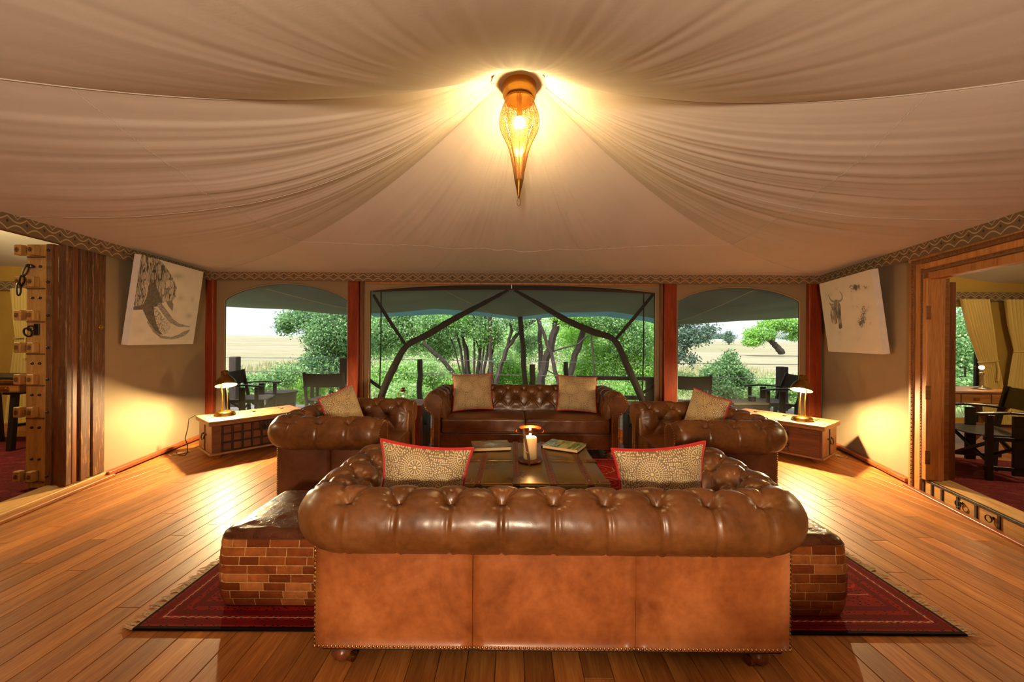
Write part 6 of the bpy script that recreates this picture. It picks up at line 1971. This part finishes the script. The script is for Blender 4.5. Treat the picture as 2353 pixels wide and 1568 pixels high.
curtain('yellow curtain tied to the right beside the window of the right hand tent', [(2.0, cx_(2207, Yc), cx_(2270, Yc), 1.0), (1.5, cx_(2226, Yc), cx_(2282, Yc), 1.0), (1.03, cx_(2252, Yc), cx_(2291, Yc), 0.8), (0.9, cx_(2256, Yc), cx_(2295, Yc), 0.9), (0.05, cx_(2268, Yc), cx_(2318, Yc), 1.1)], Yc)
curtain('yellow curtain tied at the middle at the right edge of the photograph', [(2.0, cx_(2308, Yc), cx_(2392, Yc), 1.0), (1.6, cx_(2318, Yc), cx_(2385, Yc), 1.0), (1.20, cx_(2333, Yc), cx_(2374, Yc), 0.8), (1.1, cx_(2330, Yc), cx_(2378, Yc), 0.9), (0.05, cx_(2308, Yc), cx_(2398, Yc), 1.2)], Yc)
dr_ = thing('writing_desk', 'wooden writing desk with brass plates in the right hand tent', 'desk', (5.52, 5.0, -0.003))
MB().cbox((0, 0, 0.735), (1.10, 0.56, 0.03), 0.006).build('desk_top', 'desk_wood', dr_)
for x in (-0.36, 0.0, 0.36):
    d_ = MB().cbox((x, -0.262, 0.655), (0.35, 0.02, 0.11), 0.004).build('drawer', 'desk_wood', dr_)
    MB().cbox((x, -0.275, 0.655), (0.075, 0.006, 0.04), 0.003).cbox((x, -0.281, 0.655), (0.04, 0.008, 0.016), 0.003).build('drawer_plate', 'brass', d_)
MB().box((0, 0.005, 0.655), (1.06, 0.51, 0.12)).build('desk_case', 'desk_wood', dr_)
for sx in (-1, 1):
    for (a, b) in ((-0.22, 0.22), (0.22, -0.22)):
        MB().bar((sx * 0.48, a, 0.0), (sx * 0.48, b, 0.60), 0.045, 0.03, 0.004, (1, 0, 0)).build('leg', 'desk_wood', dr_)
MB().bar((-0.48, 0, 0.30), (0.48, 0, 0.30), 0.03, 0.03, 0.004).build('stretcher', 'desk_wood', dr_)
tl_ = thing('table_lamp', 'small silver table lamp, lit, on the desk of the right hand tent', 'lamp', (5.84, 4.95, 0.749))
MB().lathe([(0.0, 0.0), (0.085, 0.0), (0.088, 0.008), (0.06, 0.022), (0.022, 0.034), (0.016, 0.05), (0.016, 0.17), (0.024, 0.175), (0.024, 0.20), (0.014, 0.205), (0.014, 0.24), (0.0, 0.24)], 24).build('lamp_stem', 'silver', tl_, True)
MB().lathe([(0.0, -0.024), (0.012, -0.021), (0.0208, -0.012), (0.024, 0.0), (0.0208, 0.012), (0.012, 0.021), (0.0, 0.024)], 14, (0.0, 0, 0.266)).build('bulb', 'side_bulb' if 'side_bulb' in M else 'desk_bulb', tl_, True)
MB().lathe([(0.05, 0.285), (0.085, 0.255), (0.088, 0.250)], 24, (0, 0, 0), None, False).build('shade_rim', 'clear_glass', tl_, True)
director('black folding chair with green canvas back on the rug of the right hand tent', (4.86, 4.02, 0.009), R(72), 'black_paint', 'green_canvas', 'chair_canvas', group='folding chairs indoors')

# left hand side tent
struct(MB().box((-6.9, 3.6, -0.03), (5.7, 6.2, 0.05)).build('floor_side_left', 'floor_wood'))
struct(MB().box((-7.18, 6.0, 1.2), (5.04, 0.03, 2.7)).build('wall_side_left_back', 'side_wall_canvas'))
struct(MB().bar((-4.21, 5.46, 1.2), (-4.67, 5.99, 1.2), 2.6, 0.02, 0.002, (0, 0, 1)).build('wall_side_left_return', 'side_wall_canvas')) if False else struct(MB().add([(-4.20, 5.44, -.05), (-4.66, 5.99, -.05), (-4.66, 5.99, 2.18), (-4.20, 5.44, 2.18), (-4.23, 5.43, -.05), (-4.69, 5.98, -.05), (-4.69, 5.98, 2.18), (-4.23, 5.43, 2.18)], [(0, 1, 2, 3), (7, 6, 5, 4), (0, 3, 7, 4), (1, 5, 6, 2), (3, 2, 6, 7), (0, 4, 5, 1)]).build('wall_side_left_return', 'side_wall_canvas'))
struct(MB().box((-9.7, 3.6, 1.2), (0.03, 5.8, 2.6)).build('wall_side_left', 'side_wall_canvas'))
struct(MB().box((-6.7, 0.8, 1.2), (6.2, 0.03, 2.6)).build('wall_side_left_front', 'side_wall_canvas'))
P = np.array([[(lambda x: (x, y, z + 0.04 * math.sin(x * 3 + y) + 0.25 * (1 - abs((x + 7) / 3.5))))(-9.75 + (9.75 - max(3.95, 0.775 * y)) * u_) for (y, z) in ((6.05, 2.12), (5.3, 2.2), (4.6, 2.4), (3.5, 2.75), (2.4, 2.4), (0.75, 2.15))] for u_ in np.linspace(0, 1, 30)])
struct(MB().grid(P[::-1]).build('ceiling_side_left', 'side_ceiling_canvas', None, True))
pelmet('trim_31', (-9.6, 5.94), (-4.72, 5.94), 2.0, 2.14)
o = MB().cbox((-2.1, 0.4, 0.003), (4.2, 3.8, 0.012), 0.003).build('side_rug', 'side_rug_wool'); o.matrix_world = Matrix.Translation((lwx(3.3) - 0.23, 3.3, 0)) @ Matrix.Rotation(R(10.1), 4, 'Z'); tag(o, 'worn red rug on the floor of the left hand tent', 'rug')
Yl = 5.85
curtain('yellow curtain tied at the middle in the left hand tent', [(2.02, cx_(26, Yl), cx_(92, Yl), 1.0), (1.6, cx_(30, Yl), cx_(88, Yl), 1.0), (1.30, cx_(36, Yl), cx_(80, Yl), 0.8), (1.2, cx_(34, Yl), cx_(82, Yl), 0.9), (0.05, cx_(12, Yl), cx_(104, Yl), 1.2)], Yl)
ld = thing('camp_desk', 'wooden camp desk with black top and brass plate in the left hand tent', 'desk', (-6.02, 4.75, 0.0095))
MB().cbox((0, 0, 0.835), (0.9, 0.5, 0.028), 0.006).build('desk_top', 'black_paint', ld)
MB().cbox((0, 0, 0.795), (0.92, 0.52, 0.045), 0.006).build('brass_edge', 'old_brass', ld)
MB().cbox((0, 0, 0.72), (0.88, 0.48, 0.10), 0.005).build('desk_case', 'desk_wood', ld)
MB().cbox((0.27, -0.245, 0.715), (0.12, 0.008, 0.05), 0.004).cbox((0.27, -0.252, 0.715), (0.07, 0.01, 0.02), 0.003).build('drawer_plate', 'brass', ld)
for x in (-0.33, 0.30):
    MB().bar((x, -0.2, 0.0), (x, -0.16, 0.67), 0.06, 0.05, 0.004).build('leg', 'black_paint', ld)
    MB().bar((x, 0.2, 0.0), (x, 0.16, 0.67), 0.06, 0.05, 0.004).build('leg', 'black_paint', ld)
    MB().bar((x, -0.2, 0.28), (x, 0.2, 0.28), 0.03, 0.03, 0.004).build('leg_rail', 'black_paint', ld)
    MB().cbox((x, 0, 0.655), (0.16, 0.44, 0.025), 0.004).build('leg_bracket', 'black_paint', ld)
